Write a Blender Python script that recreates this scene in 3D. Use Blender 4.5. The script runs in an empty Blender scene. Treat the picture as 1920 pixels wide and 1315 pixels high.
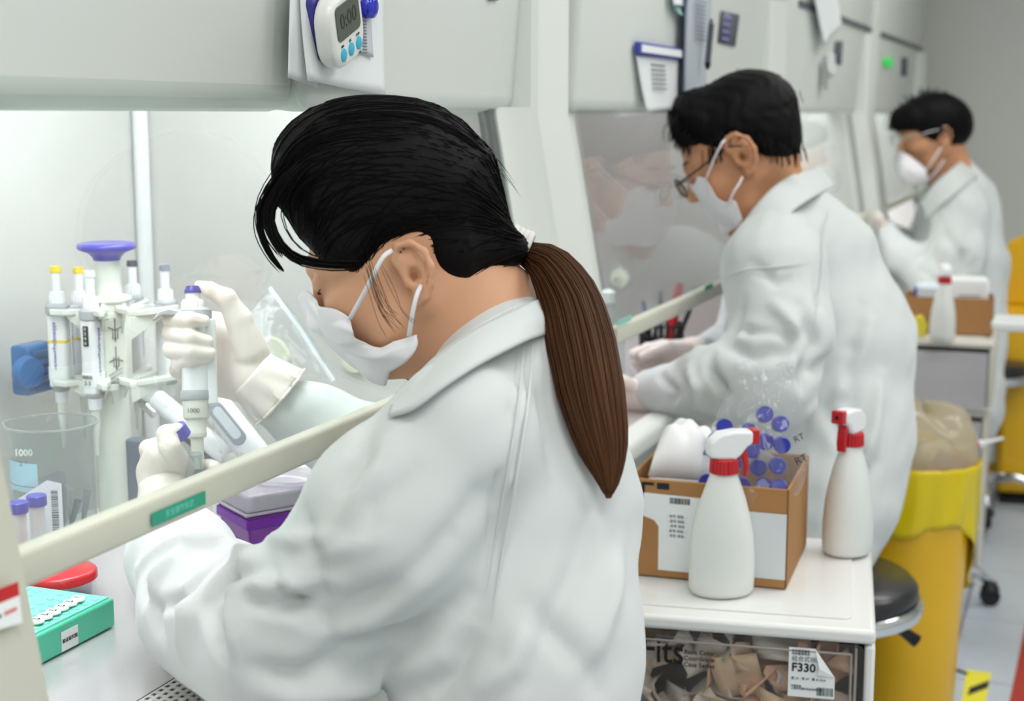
import bpy, bmesh, math, random
import numpy as np
from mathutils import Vector, Matrix, Euler
random.seed(7); np.random.seed(7)
SC = bpy.context.scene
COL = SC.collection
PI = math.pi
# ---------------------------------------------------------------- camera, exposure, lights
FOC = 2767.0
TH, PH = math.radians(21.3), math.radians(9.08)
CAMP = np.array([0.0, 0.0, 1.3])
cd = bpy.data.cameras.new('camera'); cam = bpy.data.objects.new('camera', cd); COL.objects.link(cam)
cam.location = CAMP; cam.rotation_euler = (PI/2 - PH, 0, TH)
cd.sensor_width = 36; cd.lens = FOC/1920*36; cd.clip_start = .05
cd.dof.use_dof = True; cd.dof.focus_distance = 1.42; cd.dof.aperture_fstop = 6.0
SC.camera = cam
SC.view_settings.view_transform = 'Standard'; SC.view_settings.look = 'None'
SC.view_settings.gamma = 1; SC.view_settings.use_curve_mapping = False
SC.view_settings.exposure = 0.0
W = bpy.data.worlds.new('world'); SC.world = W; W.use_nodes = True
W.node_tree.nodes['Background'].inputs[0].default_value = (.9, .95, 1, 1)
W.node_tree.nodes['Background'].inputs[1].default_value = .25
def area(name, loc, sx, sy, power, col=(1, 1, 1), rot=(0, 0, 0)):
    l = bpy.data.lights.new(name, 'AREA'); l.shape = 'RECTANGLE'; l.size = sx; l.size_y = sy
    l.energy = power; l.color = col
    o = bpy.data.objects.new(name, l); o.location = loc; o.rotation_euler = rot; COL.objects.link(o); return o
CEIL = [(.25, .2), (.25, 2.2), (.25, 4.4), (1.5, 1.2), (1.5, 3.6), (1.5, -1.0), (.1, -1.4)]
for (x, y) in CEIL:
    area('ceiling_lamp_light', (x, y, 2.60), 1.2, .6, 15.5, (1, .985, .96))
# ---------------------------------------------------------------- pixel rays to places in the room (for measuring only)
CR = np.array([math.cos(TH), math.sin(TH), 0]); CF = np.array([-math.sin(TH)*math.cos(PH), math.cos(TH)*math.cos(PH), -math.sin(PH)])
CU = np.cross(CR, CF)
def ray(px, py): return CR*(px-960)/FOC - CU*(py-657.5)/FOC + CF
DS = 1.0     # distance factor, used while measuring one person at a time
def at(px, py, d): return CAMP + ray(px, py)*d*DS
def atZ(px, py, z): r = ray(px, py); return CAMP + r*((z-1.3)/r[2])
def atX(px, py, x): r = ray(px, py); return CAMP + r*(x/r[0])
def atY(px, py, y): r = ray(px, py); return CAMP + r*(y/r[1])
def sph(px, py, d, r): return (at(px, py, d), r*d*DS/FOC)
def pj(P):
    q = np.asarray(P) - CAMP; d = q @ CF
    return 960 + FOC*(q @ CR)/d, 657.5 - FOC*(q @ CU)/d, d
# ---------------------------------------------------------------- materials
MATS = {}
def lin(c): return tuple((x/12.92 if x <= .04045 else ((x+.055)/1.055)**2.4) for x in [v/255 for v in c])
def mat(name, rgb, rough=.5, metal=0, spec=.5, bump=None, var=None, sss=0, sheen=0, coat=0, emit=None, trans=0, alpha=1, ior=1.45):
    if name in MATS: return MATS[name]
    m = bpy.data.materials.new(name); m.use_nodes = True; nt = m.node_tree; b = nt.nodes['Principled BSDF']
    c = lin(rgb)
    b.inputs['Base Color'].default_value = (*c, 1); b.inputs['Roughness'].default_value = rough
    b.inputs['Metallic'].default_value = metal; b.inputs['Specular IOR Level'].default_value = spec
    b.inputs['IOR'].default_value = ior
    if sss: b.inputs['Subsurface Weight'].default_value = sss; b.inputs['Subsurface Scale'].default_value = .02; b.inputs['Subsurface Radius'].default_value = (1, .35, .2)
    if sheen: b.inputs['Sheen Weight'].default_value = sheen
    if coat: b.inputs['Coat Weight'].default_value = coat
    if trans: b.inputs['Transmission Weight'].default_value = trans
    if alpha < 1: b.inputs['Alpha'].default_value = alpha
    if emit: b.inputs['Emission Color'].default_value = (*lin(emit[0]), 1); b.inputs['Emission Strength'].default_value = emit[1]
    tc = None
    if bump or var: tc = nt.nodes.new('ShaderNodeTexCoord')
    if bump:
        n = nt.nodes.new('ShaderNodeTexNoise'); n.inputs['Scale'].default_value = bump[0]; n.inputs['Detail'].default_value = 4
        nt.links.new(tc.outputs['Object'], n.inputs['Vector'])
        bp = nt.nodes.new('ShaderNodeBump'); bp.inputs['Strength'].default_value = bump[1]; bp.inputs['Distance'].default_value = bump[2] if len(bump) > 2 else .002
        nt.links.new(n.outputs['Fac'], bp.inputs['Height']); nt.links.new(bp.outputs['Normal'], b.inputs['Normal'])
    if var:
        n = nt.nodes.new('ShaderNodeTexNoise'); n.inputs['Scale'].default_value = var[0]; n.inputs['Detail'].default_value = 5
        nt.links.new(tc.outputs['Object'], n.inputs['Vector'])
        mx = nt.nodes.new('ShaderNodeMix'); mx.data_type = 'RGBA'
        mx.inputs['A'].default_value = (*c, 1); mx.inputs['B'].default_value = (*lin(var[1]), 1)
        nt.links.new(n.outputs['Fac'], mx.inputs['Factor']); nt.links.new(mx.outputs['Result'], b.inputs['Base Color'])
    MATS[name] = m; return m
def film(name, haze=.05, tint=(250, 251, 252), rough=.08, ior=1.3): return glassmat(name, tint, ior, rough, haze)
def glassmat(name, tint=(245, 250, 250), ior=1.45, rough=.0, haze=0.0, hazecol=(255, 255, 255), gl=1.0):
    if name in MATS: return MATS[name]
    m = bpy.data.materials.new(name); m.use_nodes = True; nt = m.node_tree; nt.nodes.remove(nt.nodes['Principled BSDF'])
    out = nt.nodes['Material Output']
    t = nt.nodes.new('ShaderNodeBsdfTransparent'); t.inputs[0].default_value = (*lin(tint), 1)
    g = nt.nodes.new('ShaderNodeBsdfGlossy'); g.inputs['Roughness'].default_value = rough; g.inputs[0].default_value = (gl, gl, gl, 1)
    f = nt.nodes.new('ShaderNodeFresnel'); f.inputs[0].default_value = ior
    ge = nt.nodes.new('ShaderNodeNewGeometry'); ma = nt.nodes.new('ShaderNodeMath'); ma.operation = 'MULTIPLY_ADD'
    ma.inputs[1].default_value = 1/ior-ior; ma.inputs[2].default_value = ior; nt.links.new(ge.outputs['Backfacing'], ma.inputs[0]); nt.links.new(ma.outputs[0], f.inputs[0])
    mx = nt.nodes.new('ShaderNodeMixShader'); nt.links.new(f.outputs[0], mx.inputs[0]); nt.links.new(t.outputs[0], mx.inputs[1]); nt.links.new(g.outputs[0], mx.inputs[2])
    last = mx
    if haze:
        d = nt.nodes.new('ShaderNodeBsdfDiffuse'); d.inputs[0].default_value = (*lin(hazecol), 1)
        tr = nt.nodes.new('ShaderNodeBsdfTranslucent'); tr.inputs[0].default_value = (*lin(hazecol), 1)
        ad = nt.nodes.new('ShaderNodeMixShader'); ad.inputs[0].default_value = .5
        nt.links.new(d.outputs[0], ad.inputs[1]); nt.links.new(tr.outputs[0], ad.inputs[2])
        m2 = nt.nodes.new('ShaderNodeMixShader'); m2.inputs[0].default_value = haze
        nt.links.new(mx.outputs[0], m2.inputs[1]); nt.links.new(ad.outputs[0], m2.inputs[2]); last = m2
    nt.links.new(last.outputs[0], out.inputs[0]); MATS[name] = m; return m
# ---------------------------------------------------------------- objects
def tag(o, label=None, cat=None, group=None, kind=None):
    if label: o['label'] = label
    if cat: o['category'] = cat
    if group: o['group'] = group
    if kind: o['kind'] = kind
    return o
def empty(name, loc, label=None, cat=None, group=None, rz=0, rot=None):
    o = bpy.data.objects.new(name, None); o.empty_display_size = .05; o.location = tuple(loc)
    o.rotation_euler = rot if rot is not None else (0, 0, rz); COL.objects.link(o); return tag(o, label, cat, group)
def wloc(o):
    v = Vector((0, 0, 0))
    while o is not None: v += o.location; o = o.parent
    return v
def link_mesh(name, me, m, parent=None, loc=None, world=False, sharp=35, smooth=True):
    o = bpy.data.objects.new(name, me); COL.objects.link(o)
    if m is not None:
        for q in (m if isinstance(m, (list, tuple)) else [m]): me.materials.append(q)
    base = wloc(parent) if (parent is not None and world) else Vector((0, 0, 0))
    if world:
        if loc is not None and parent is None: base = Vector(tuple(loc))
        me.transform(Matrix.Translation(-base))
        if parent is None: o.location = base
    elif loc is not None: o.location = tuple(loc)
    if parent is not None: o.parent = parent
    if smooth:
        me.polygons.foreach_set('use_smooth', [True]*len(me.polygons))
        if sharp: me.set_sharp_from_angle(angle=math.radians(sharp))
    me.update(); return o
def frame(z, x=None):
    z = Vector(z).normalized(); x = Vector(x) if x is not None else (Vector((1, 0, 0)) if abs(z.x) < .9 else Vector((0, 1, 0)))
    y = z.cross(x).normalized(); x = y.cross(z).normalized()
    return Matrix((x, y, z)).transposed()
class M:
    def __init__(s): s.v = []; s.f = []; s.mi = []; s.cur = 0
    def add(s, v, f):
        n = len(s.v); s.v += [tuple(map(float, p)) for p in v]; s.f += [tuple(i+n for i in q) for q in f]; s.mi += [s.cur]*len(f); return s
    def box(s, c, size, rot=None, taper=None):
        x, y, z = [k/2 for k in size]; t = taper or (1, 1)
        P = [(-x, -y, -z), (x, -y, -z), (x, y, -z), (-x, y, -z), (-x*t[0], -y*t[1], z), (x*t[0], -y*t[1], z), (x*t[0], y*t[1], z), (-x*t[0], y*t[1], z)]
        if rot is not None:
            if not isinstance(rot, Matrix): rot = Matrix.Rotation(rot, 3, 'Z')
            P = [rot @ Vector(p) for p in P]
        P = [(p[0]+c[0], p[1]+c[1], p[2]+c[2]) for p in P]
        return s.add(P, [(0, 3, 2, 1), (4, 5, 6, 7), (0, 1, 5, 4), (1, 2, 6, 5), (2, 3, 7, 6), (3, 0, 4, 7)])
    def lo(s, x0, y0, z0, x1, y1, z1): return s.box(((x0+x1)/2, (y0+y1)/2, (z0+z1)/2), (abs(x1-x0), abs(y1-y0), abs(z1-z0)))
    def rbox(s, c, size, r, n=4, axis='Z', rot=None):
        # rounded rectangle prism: rounded in the two axes across `axis`
        if axis == 'Z': a, b, h = size
        elif axis == 'X': a, b, h = size[1], size[2], size[0]
        else: a, b, h = size[0], size[2], size[1]
        a /= 2; b /= 2; r = min(r, a, b); pl = []
        for q, (cx, cy) in enumerate([(a-r, b-r), (-a+r, b-r), (-a+r, -b+r), (a-r, -b+r)]):
            for k in range(n+1):
                t = PI/2*(q + k/n); pl.append((cx+r*math.cos(t), cy+r*math.sin(t)))
        mp = {'Z': lambda u, v, w: (u, v, w), 'X': lambda u, v, w: (w, u, v), 'Y': lambda u, v, w: (u, -w, v)}[axis]
        P = []; N = len(pl); e = min(h*.2, r*.35, .004)
        for (w, ins) in ((-h/2, e), (-h/2+e, 0), (h/2-e, 0), (h/2, e)):
            for (u, v) in pl:
                P.append(mp(u*(1-ins/a), v*(1-ins/b), w))
        if rot is not None: P = [rot @ Vector(p) for p in P]
        P = [(p[0]+c[0], p[1]+c[1], p[2]+c[2]) for p in P]
        F = [tuple(range(N-1, -1, -1)), tuple(3*N+i for i in range(N))]
        for L in range(3):
            for i in range(N): j = (i+1) % N; F.append((L*N+i, L*N+j, (L+1)*N+j, (L+1)*N+i))
        return s.add(P, F)
    def lathe(s, prof, c=(0, 0, 0), axis=(0, 0, 1), n=24, ell=(1, 1), x=None, cap=True, fn=None):
        R = frame(axis, x); P = []; F = []; c = Vector(tuple(c))
        for (r, z) in prof:
            for k in range(n):
                t = 2*PI*k/n; rr = r if fn is None else fn(r, t, z)
                P.append(c + R @ Vector((rr*math.cos(t)*ell[0], rr*math.sin(t)*ell[1], z)))
        for L in range(len(prof)-1):
            for k in range(n): j = (k+1) % n; F.append((L*n+k, L*n+j, (L+1)*n+j, (L+1)*n+k))
        if cap: F.append(tuple(range(n-1, -1, -1))); F.append(tuple((len(prof)-1)*n+i for i in range(n)))
        return s.add(P, F)
    def cyl(s, a, b, r0, r1=None, n=16, cap=True):
        a = Vector(tuple(a)); b = Vector(tuple(b)); L = (b-a).length
        return s.lathe([(r0, 0), (r1 if r1 is not None else r0, L)], a, b-a, n, cap=cap)
    def tube(s, pts, r, n=8, cap=True, closed=False, flat=1.0):
        pts = [Vector(tuple(p)) for p in pts]; m = len(pts); rs = r if isinstance(r, (list, tuple)) else [r]*m
        P = []; F = []; up = None
        for i, p in enumerate(pts):
            if closed: t = pts[(i+1) % m]-pts[i-1]
            else: t = pts[min(i+1, m-1)]-pts[max(i-1, 0)]
            t.normalize()
            if up is None: up = t.orthogonal().normalized()
            up = (up - t*up.dot(t)).normalized(); sd = t.cross(up)
            for k in range(n):
                a = 2*PI*k/n; P.append(p + up*math.cos(a)*rs[i] + sd*math.sin(a)*rs[i]*flat)
        for L in range(m if closed else m-1):
            for k in range(n):
                j = (k+1) % n; q = (L+1) % m; F.append((L*n+k, L*n+j, q*n+j, q*n+k))
        if cap and not closed: F.append(tuple(range(n-1, -1, -1))); F.append(tuple((m-1)*n+i for i in range(n)))
        return s.add(P, F)
    def grid(s, rows):
        a = len(rows); b = len(rows[0]); P = [p for r in rows for p in r]
        return s.add(P, [(i*b+j, i*b+j+1, (i+1)*b+j+1, (i+1)*b+j) for i in range(a-1) for j in range(b-1)])
    def prism(s, poly, h, M3=None, c=(0, 0, 0)):
        N = len(poly); P = [Vector((x, y, 0)) for x, y in poly]+[Vector((x, y, h)) for x, y in poly]
        if M3 is not None: P = [M3 @ p for p in P]
        P = [p+Vector(tuple(c)) for p in P]
        return s.add(P, [tuple(range(N-1, -1, -1)), tuple(range(N, 2*N))]+[(i, (i+1) % N, (i+1) % N+N, i+N) for i in range(N)])
    def build(s, name, m, parent=None, loc=None, world=False, bevel=0, seg=2, sharp=35, smooth=True, solid=0, sub=0, xf=None):
        me = bpy.data.meshes.new(name); me.from_pydata(s.v, [], s.f)
        if any(s.mi): me.polygons.foreach_set('material_index', s.mi)
        if xf is not None: me.transform(xf)
        bm = bmesh.new(); bm.from_mesh(me); bmesh.ops.recalc_face_normals(bm, faces=bm.faces); bm.to_mesh(me); bm.free()
        o = link_mesh(name, me, m, parent, loc, world, sharp if not solid else 60, smooth)
        if solid:
            md = o.modifiers.new('solid', 'SOLIDIFY'); md.thickness = solid; md.offset = 0
        if bevel:
            md = o.modifiers.new('bevel', 'BEVEL'); md.width = bevel; md.segments = seg; md.limit_method = 'ANGLE'; md.angle_limit = math.radians(40)
        if sub:
            md = o.modifiers.new('sub', 'SUBSURF'); md.levels = sub; md.render_levels = sub
        return o
def copy_tree(o, parent=None):
    c = o.copy(); COL.objects.link(c)
    if parent is not None: c.parent = parent
    for ch in list(o.children): copy_tree(ch, c)
    return c
def text(name, body, size, mtx, m, parent, extrude=.00015, align='CENTER', sx=1.0, bold=0):
    cu = bpy.data.curves.new(name, 'FONT'); cu.body = body; cu.size = size; cu.align_x = align; cu.align_y = 'CENTER'; cu.extrude = extrude; cu.resolution_u = 3
    cu.offset = bold
    t = bpy.data.objects.new(name, cu); COL.objects.link(t)
    me = bpy.data.meshes.new_from_object(t.evaluated_get(bpy.context.evaluated_depsgraph_get()))
    bpy.data.objects.remove(t); me.name = name
    me.transform(mtx @ Matrix.Diagonal((sx, 1, 1, 1)))
    me.materials.clear()
    return link_mesh(name, me, m, parent, smooth=False)
def place(x, y, z, right, up):   # 4x4 matrix for flat things: +x = right, +y = up, +z = facing
    r = Vector(right).normalized(); u = Vector(up); u = (u-r*u.dot(r)).normalized(); n = r.cross(u)
    mm = Matrix((r, u, n)).transposed().to_4x4(); mm.translation = Vector((x, y, z)); return mm
def decal(name, w, h, mtx, m, parent, t=.0003, r=0):
    q = M()
    if r: q.rbox((0, 0, 0), (w, h, t), r, 3)
    else: q.box((0, 0, 0), (w, h, t))
    return q.build(name, m, parent, xf=mtx, smooth=False)
# ---------------------------------------------------------------- signed distance modelling
def smin(a, b, k):
    if k <= 0: return np.minimum(a, b)
    h = np.clip(.5+.5*(b-a)/k, 0, 1); return b+(a-b)*h-k*h*(1-h)
def smax(a, b, k): return -smin(-a, -b, k)
def sd_cap(P, a, b, ra, rb):
    a = np.asarray(a, np.float32); b = np.asarray(b, np.float32); ab = b-a; L = max(float(ab@ab), 1e-12)
    t = np.clip(((P-a)@ab)/L, 0, 1); q = P-a-t[..., None]*ab
    return np.sqrt((q*q).sum(-1)) - (ra+(rb-ra)*t)
def sd_ell(P, c, r, R=None):
    q = P-np.asarray(c, np.float32)
    if R is not None: q = q@np.asarray(R, np.float32)
    r = np.asarray(r, np.float32); k0 = np.sqrt(((q/r)**2).sum(-1)); k1 = np.sqrt(((q/(r*r))**2).sum(-1))+1e-9
    return k0*(k0-1)/k1
def sd_poly(x, z, poly):
    d = np.full(x.shape, 1e9, np.float32); s = np.ones(x.shape, np.float32); n = len(poly)
    for i in range(n):
        ax, az = poly[i]; bx, bz = poly[i-1]
        ex, ez = bx-ax, bz-az; wx, wz = x-ax, z-az
        t = np.clip((wx*ex+wz*ez)/(ex*ex+ez*ez), 0, 1); dx, dz = wx-ex*t, wz-ez*t
        d = np.minimum(d, dx*dx+dz*dz)
        c1 = z >= az; c2 = z < bz; c3 = ex*wz > ez*wx
        f = (c1 & c2 & c3) | (~c1 & ~c2 & ~c3); s = np.where(f, -s, s)
    return s*np.sqrt(d)
def surf_nets(F, lo, h):
    S = F < 0; C = [(i, j, k) for i in (0, 1) for j in (0, 1) for k in (0, 1)]
    nx, ny, nz = F.shape; cnt = np.zeros((nx-1, ny-1, nz-1), np.int8)
    for (i, j, k) in C: cnt += S[i:nx-1+i, j:ny-1+j, k:nz-1+k]
    act = (cnt > 0) & (cnt < 8); I = np.argwhere(act); idx = np.full(act.shape, -1, np.int64); idx[act] = np.arange(len(I))
    acc = np.zeros((len(I), 3)); num = np.zeros(len(I))
    for ax in range(3):
        for (i, j, k) in C:
            a = (i, j, k)
            if a[ax]: continue
            b = list(a); b[ax] = 1
            fa = F[I[:, 0]+a[0], I[:, 1]+a[1], I[:, 2]+a[2]]; fb = F[I[:, 0]+b[0], I[:, 1]+b[1], I[:, 2]+b[2]]
            m = (fa < 0) != (fb < 0); t = fa/np.where(m, fa-fb, 1); p = np.tile(np.array(a, float), (len(I), 1)); p[:, ax] += t
            acc[m] += p[m]; num[m] += 1
    V = (I+acc/num[:, None])*h+np.asarray(lo); Q = []
    for ax in range(3):
        u, v = (ax+1) % 3, (ax+2) % 3
        sl0 = [slice(1, -1)]*3; sl1 = [slice(1, -1)]*3; sl0[ax] = slice(0, F.shape[ax]-1); sl1[ax] = slice(1, F.shape[ax])
        A = S[tuple(sl0)]; B = S[tuple(sl1)]; E = np.argwhere(A != B); flip = A[E[:, 0], E[:, 1], E[:, 2]]
        off = np.ones(3, int); off[ax] = 0; E = E+off
        def g(du, dv): e = E.copy(); e[:, u] += du; e[:, v] += dv; return idx[e[:, 0], e[:, 1], e[:, 2]]
        q = np.stack([g(-1, -1), g(0, -1), g(0, 0), g(-1, 0)], 1); q[~flip] = q[~flip][:, ::-1]; Q.append(q)
    Q = np.concatenate(Q); Q = Q[(Q >= 0).all(1)]
    return V, Q
def sdf_surface(fn, lo, hi, h):
    lo = np.asarray(lo, float); n = np.ceil((np.asarray(hi)-lo)/h).astype(int)+1
    # coarse pass, then the fine field only near the surface
    ck = 4; H = h*ck; nc = np.ceil(n/ck).astype(int)+1
    gx = [lo[i]+np.arange(nc[i])*H for i in range(3)]
    PC = np.stack(np.meshgrid(*gx, indexing='ij'), -1).astype(np.float32)
    FC = fn(PC.reshape(-1, 3)).reshape(nc); near = np.abs(FC) < H*2.0
    F = np.repeat(np.repeat(np.repeat(FC, ck, 0), ck, 1), ck, 2).astype(np.float32)
    mk = np.repeat(np.repeat(np.repeat(near, ck, 0), ck, 1), ck, 2)
    # cells belong to the nearest coarse node, shift by half a cell
    sh = ck//2; F = F[sh:, sh:, sh:]; mk = mk[sh:, sh:, sh:]
    I = np.argwhere(mk); P = (lo+I*h).astype(np.float32); out = np.empty(len(I), np.float32)
    for s in range(0, len(I), 400000): out[s:s+400000] = fn(P[s:s+400000])
    F[I[:, 0], I[:, 1], I[:, 2]] = out
    F[F == 0] = 1e-7
    return surf_nets(F, lo, h)
def vnormals(V, Q):
    a = V[Q[:, 2]]-V[Q[:, 0]]; b = V[Q[:, 3]]-V[Q[:, 1]]; n = np.cross(a, b); N = np.zeros_like(V)
    for i in range(4): np.add.at(N, Q[:, i], n)
    return N/(np.linalg.norm(N, axis=1, keepdims=True)+1e-12)
def relax(V, Q, it=2, w=.5):
    E = np.concatenate([Q[:, [0, 1]], Q[:, [1, 2]], Q[:, [2, 3]], Q[:, [3, 0]]])
    for _ in range(it):
        S = np.zeros_like(V); c = np.zeros(len(V)); np.add.at(S, E[:, 0], V[E[:, 1]]); np.add.at(S, E[:, 1], V[E[:, 0]])
        np.add.at(c, E[:, 0], 1); np.add.at(c, E[:, 1], 1); V = V*(1-w)+w*S/c[:, None]
    return V
def np_mesh(name, V, Q):
    me = bpy.data.meshes.new(name); me.vertices.add(len(V)); me.vertices.foreach_set('co', V.astype(np.float32).ravel())
    me.loops.add(Q.size); me.loops.foreach_set('vertex_index', Q.ravel().astype(np.int32)); me.polygons.add(len(Q))
    me.polygons.foreach_set('loop_start', np.arange(0, Q.size, 4, dtype=np.int32)); me.update(calc_edges=True); me.validate(); return me
def wrinkle(V, N, lines):
    """lines: (list of px points, width m, height m[, depth window]) - soft ridges (+) or creases (-) laid on the surface."""
    q = V-CAMP; d = q@CF; X = 960+FOC*(q@CR)/d; Y = 657.5-FOC*(q@CU)/d
    face = (N@CF) < .25; D = np.zeros(len(V))
    for L in lines:
        pts, w, hgt = L[:3]; P3 = []
        for (px, py) in pts:
            e = (X-px)**2+(Y-py)**2; c = np.where(face, e, 1e12); near = c < 14**2
            i = (np.argmin(np.where(near, d, 1e9)) if near.any() else np.argmin(c)); P3.append(V[i])
        # smooth resample of the line
        P3 = np.array(P3); n = len(P3); best = np.full(len(V), 1e9); tb = np.zeros(len(V))
        for i in range(n-1):
            a, b = P3[i], P3[i+1]; ab = b-a; t = np.clip(((V-a)@ab)/max(ab@ab, 1e-9), 0, 1)
            e = ((V-a-t[:, None]*ab)**2).sum(1); m = e < best; best[m] = e[m]; tb[m] = (i+t[m])/(n-1)
        fade = np.sin(np.clip(tb, 0.04, .96)*PI)**.5
        g = np.exp(-best/(w*w))*hgt*fade
        if len(L) > 3 and L[3]:   # crease with a raised lip beside it
            g = g - .5*hgt*np.exp(-best/(w*w*6))*fade
        D += g
    return V+N*D[:, None]
def noise3(V, s, seed=0):
    r = np.random.RandomState(seed); o = np.zeros(len(V))
    for k in range(6):
        dr = r.normal(size=3); dr /= np.linalg.norm(dr); o += np.sin(V@dr*s*(.7+.8*r.rand())*2*PI+r.rand()*6.28)
    return o/6
# ================================================================ room
BENCH = .80
m_wall = mat('wall_paint', (214, 216, 212), .7, bump=(60, .05))
m_wallback = mat('back_wall_paint', (212, 213, 208), .7, bump=(60, .05))
m_ceil = mat('ceiling_paint', (230, 232, 230), .8)
m_floor = mat('floor_vinyl', (196, 205, 214), .35, var=(25, (182, 192, 203)))
m_grout = mat('floor_seam', (172, 160, 164), .5)
m_cab = mat('cabinet_enamel', (226, 230, 224), .42, bump=(400, .03, .0005))
m_cab2 = mat('cabinet_enamel_warm', (208, 208, 192), .4, bump=(400, .03, .0005))
m_seal = mat('black_gasket', (28, 34, 34), .35)
m_dgrey = mat('dark_grey_plastic', (92, 94, 98), .45)
m_white = mat('white_plastic', (240, 242, 242), .35, coat=.2)
m_paper = mat('paper', (236, 240, 240), .8)
m_ink = mat('ink', (35, 36, 42), .6); m_inkg = mat('grey_ink', (120, 124, 130), .7)
m_blueink = mat('blue_ink', (62, 70, 165), .5)
m_green = mat('green_sticker', (40, 160, 130), .5); m_red = mat('red_plastic', (196, 26, 34), .35, coat=.3)
m_chrome = mat('chrome', (225, 226, 228), .08, 1.0)
m_blk = mat('black_plastic', (22, 23, 26), .4)
def steel(name, rgb, rough, aniso=0):
    if name in MATS: return MATS[name]
    m = mat(name, rgb, rough, .3, var=(3, tuple(int(c*.93) for c in rgb))); return m
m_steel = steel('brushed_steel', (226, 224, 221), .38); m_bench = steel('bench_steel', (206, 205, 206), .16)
m_steel2 = steel('dimmed_steel', (182, 174, 171), .38)  # darker copy of the steel: dim room reflection put into the colour
m_pol = mat('polished_trim', (244, 245, 246), .25, .15)
m_glass = glassmat('sash_glass', (246, 250, 248), 1.45, 0, haze=.025)
m_lamp = mat('fluorescent_tube', (255, 255, 255), .5, emit=((240, 244, 255), 9.0))
def structure(name, q, m, **k): return tag(q.build(name, m, smooth=False, **k), kind='structure')
fl = structure('floor', M().lo(-1.75, -2.6, -.12, 2.7, 6.62, -.012), m_grout)
TS = .45; ox, oy = -.245, 3.44; tmesh = {}
for i in range(-1, 6):
    for j in range(-1, 7):
        x = ox+i*TS; y = oy+j*TS
        if y+TS > 6.6: continue
        if not tmesh:
            t = M().rbox((0, 0, -.006), (TS-.007, TS-.007, .012), .003, 2).build('floor_tile', m_floor, fl, loc=(x+TS/2, y+TS/2, 0), smooth=False); tmesh['t'] = t
        else:
            t = tmesh['t'].copy(); COL.objects.link(t); t.parent = fl; t.location = (x+TS/2, y+TS/2, 0)
M().lo(-1.7, -2.6, -.012, 2.7, oy-TS, -.0005).build('vinyl_sheet', m_floor, fl, smooth=False)
M().lo(-1.7, oy-TS, -.012, ox-TS, 6.6, -.0005).build('vinyl_sheet', m_floor, fl, smooth=False)
structure('ceiling', M().lo(-1.75, -2.6, 2.7, 2.7, 6.62, 2.8), m_ceil)
structure('wall_left', M().lo(-1.75, -2.6, 0, -1.62, 6.62, 2.7), m_wall)
structure('wall_back', M().lo(-1.75, 6.62, 0, 2.7, 6.75, 2.7), m_wallback)
structure('wall_right', M().lo(2.7, -2.6, 0, 2.82, 6.62, 2.7), m_wall)
structure('wall_front', M().lo(-1.75, -2.72, 0, 2.7, -2.6, 2.7), m_wall)
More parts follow.
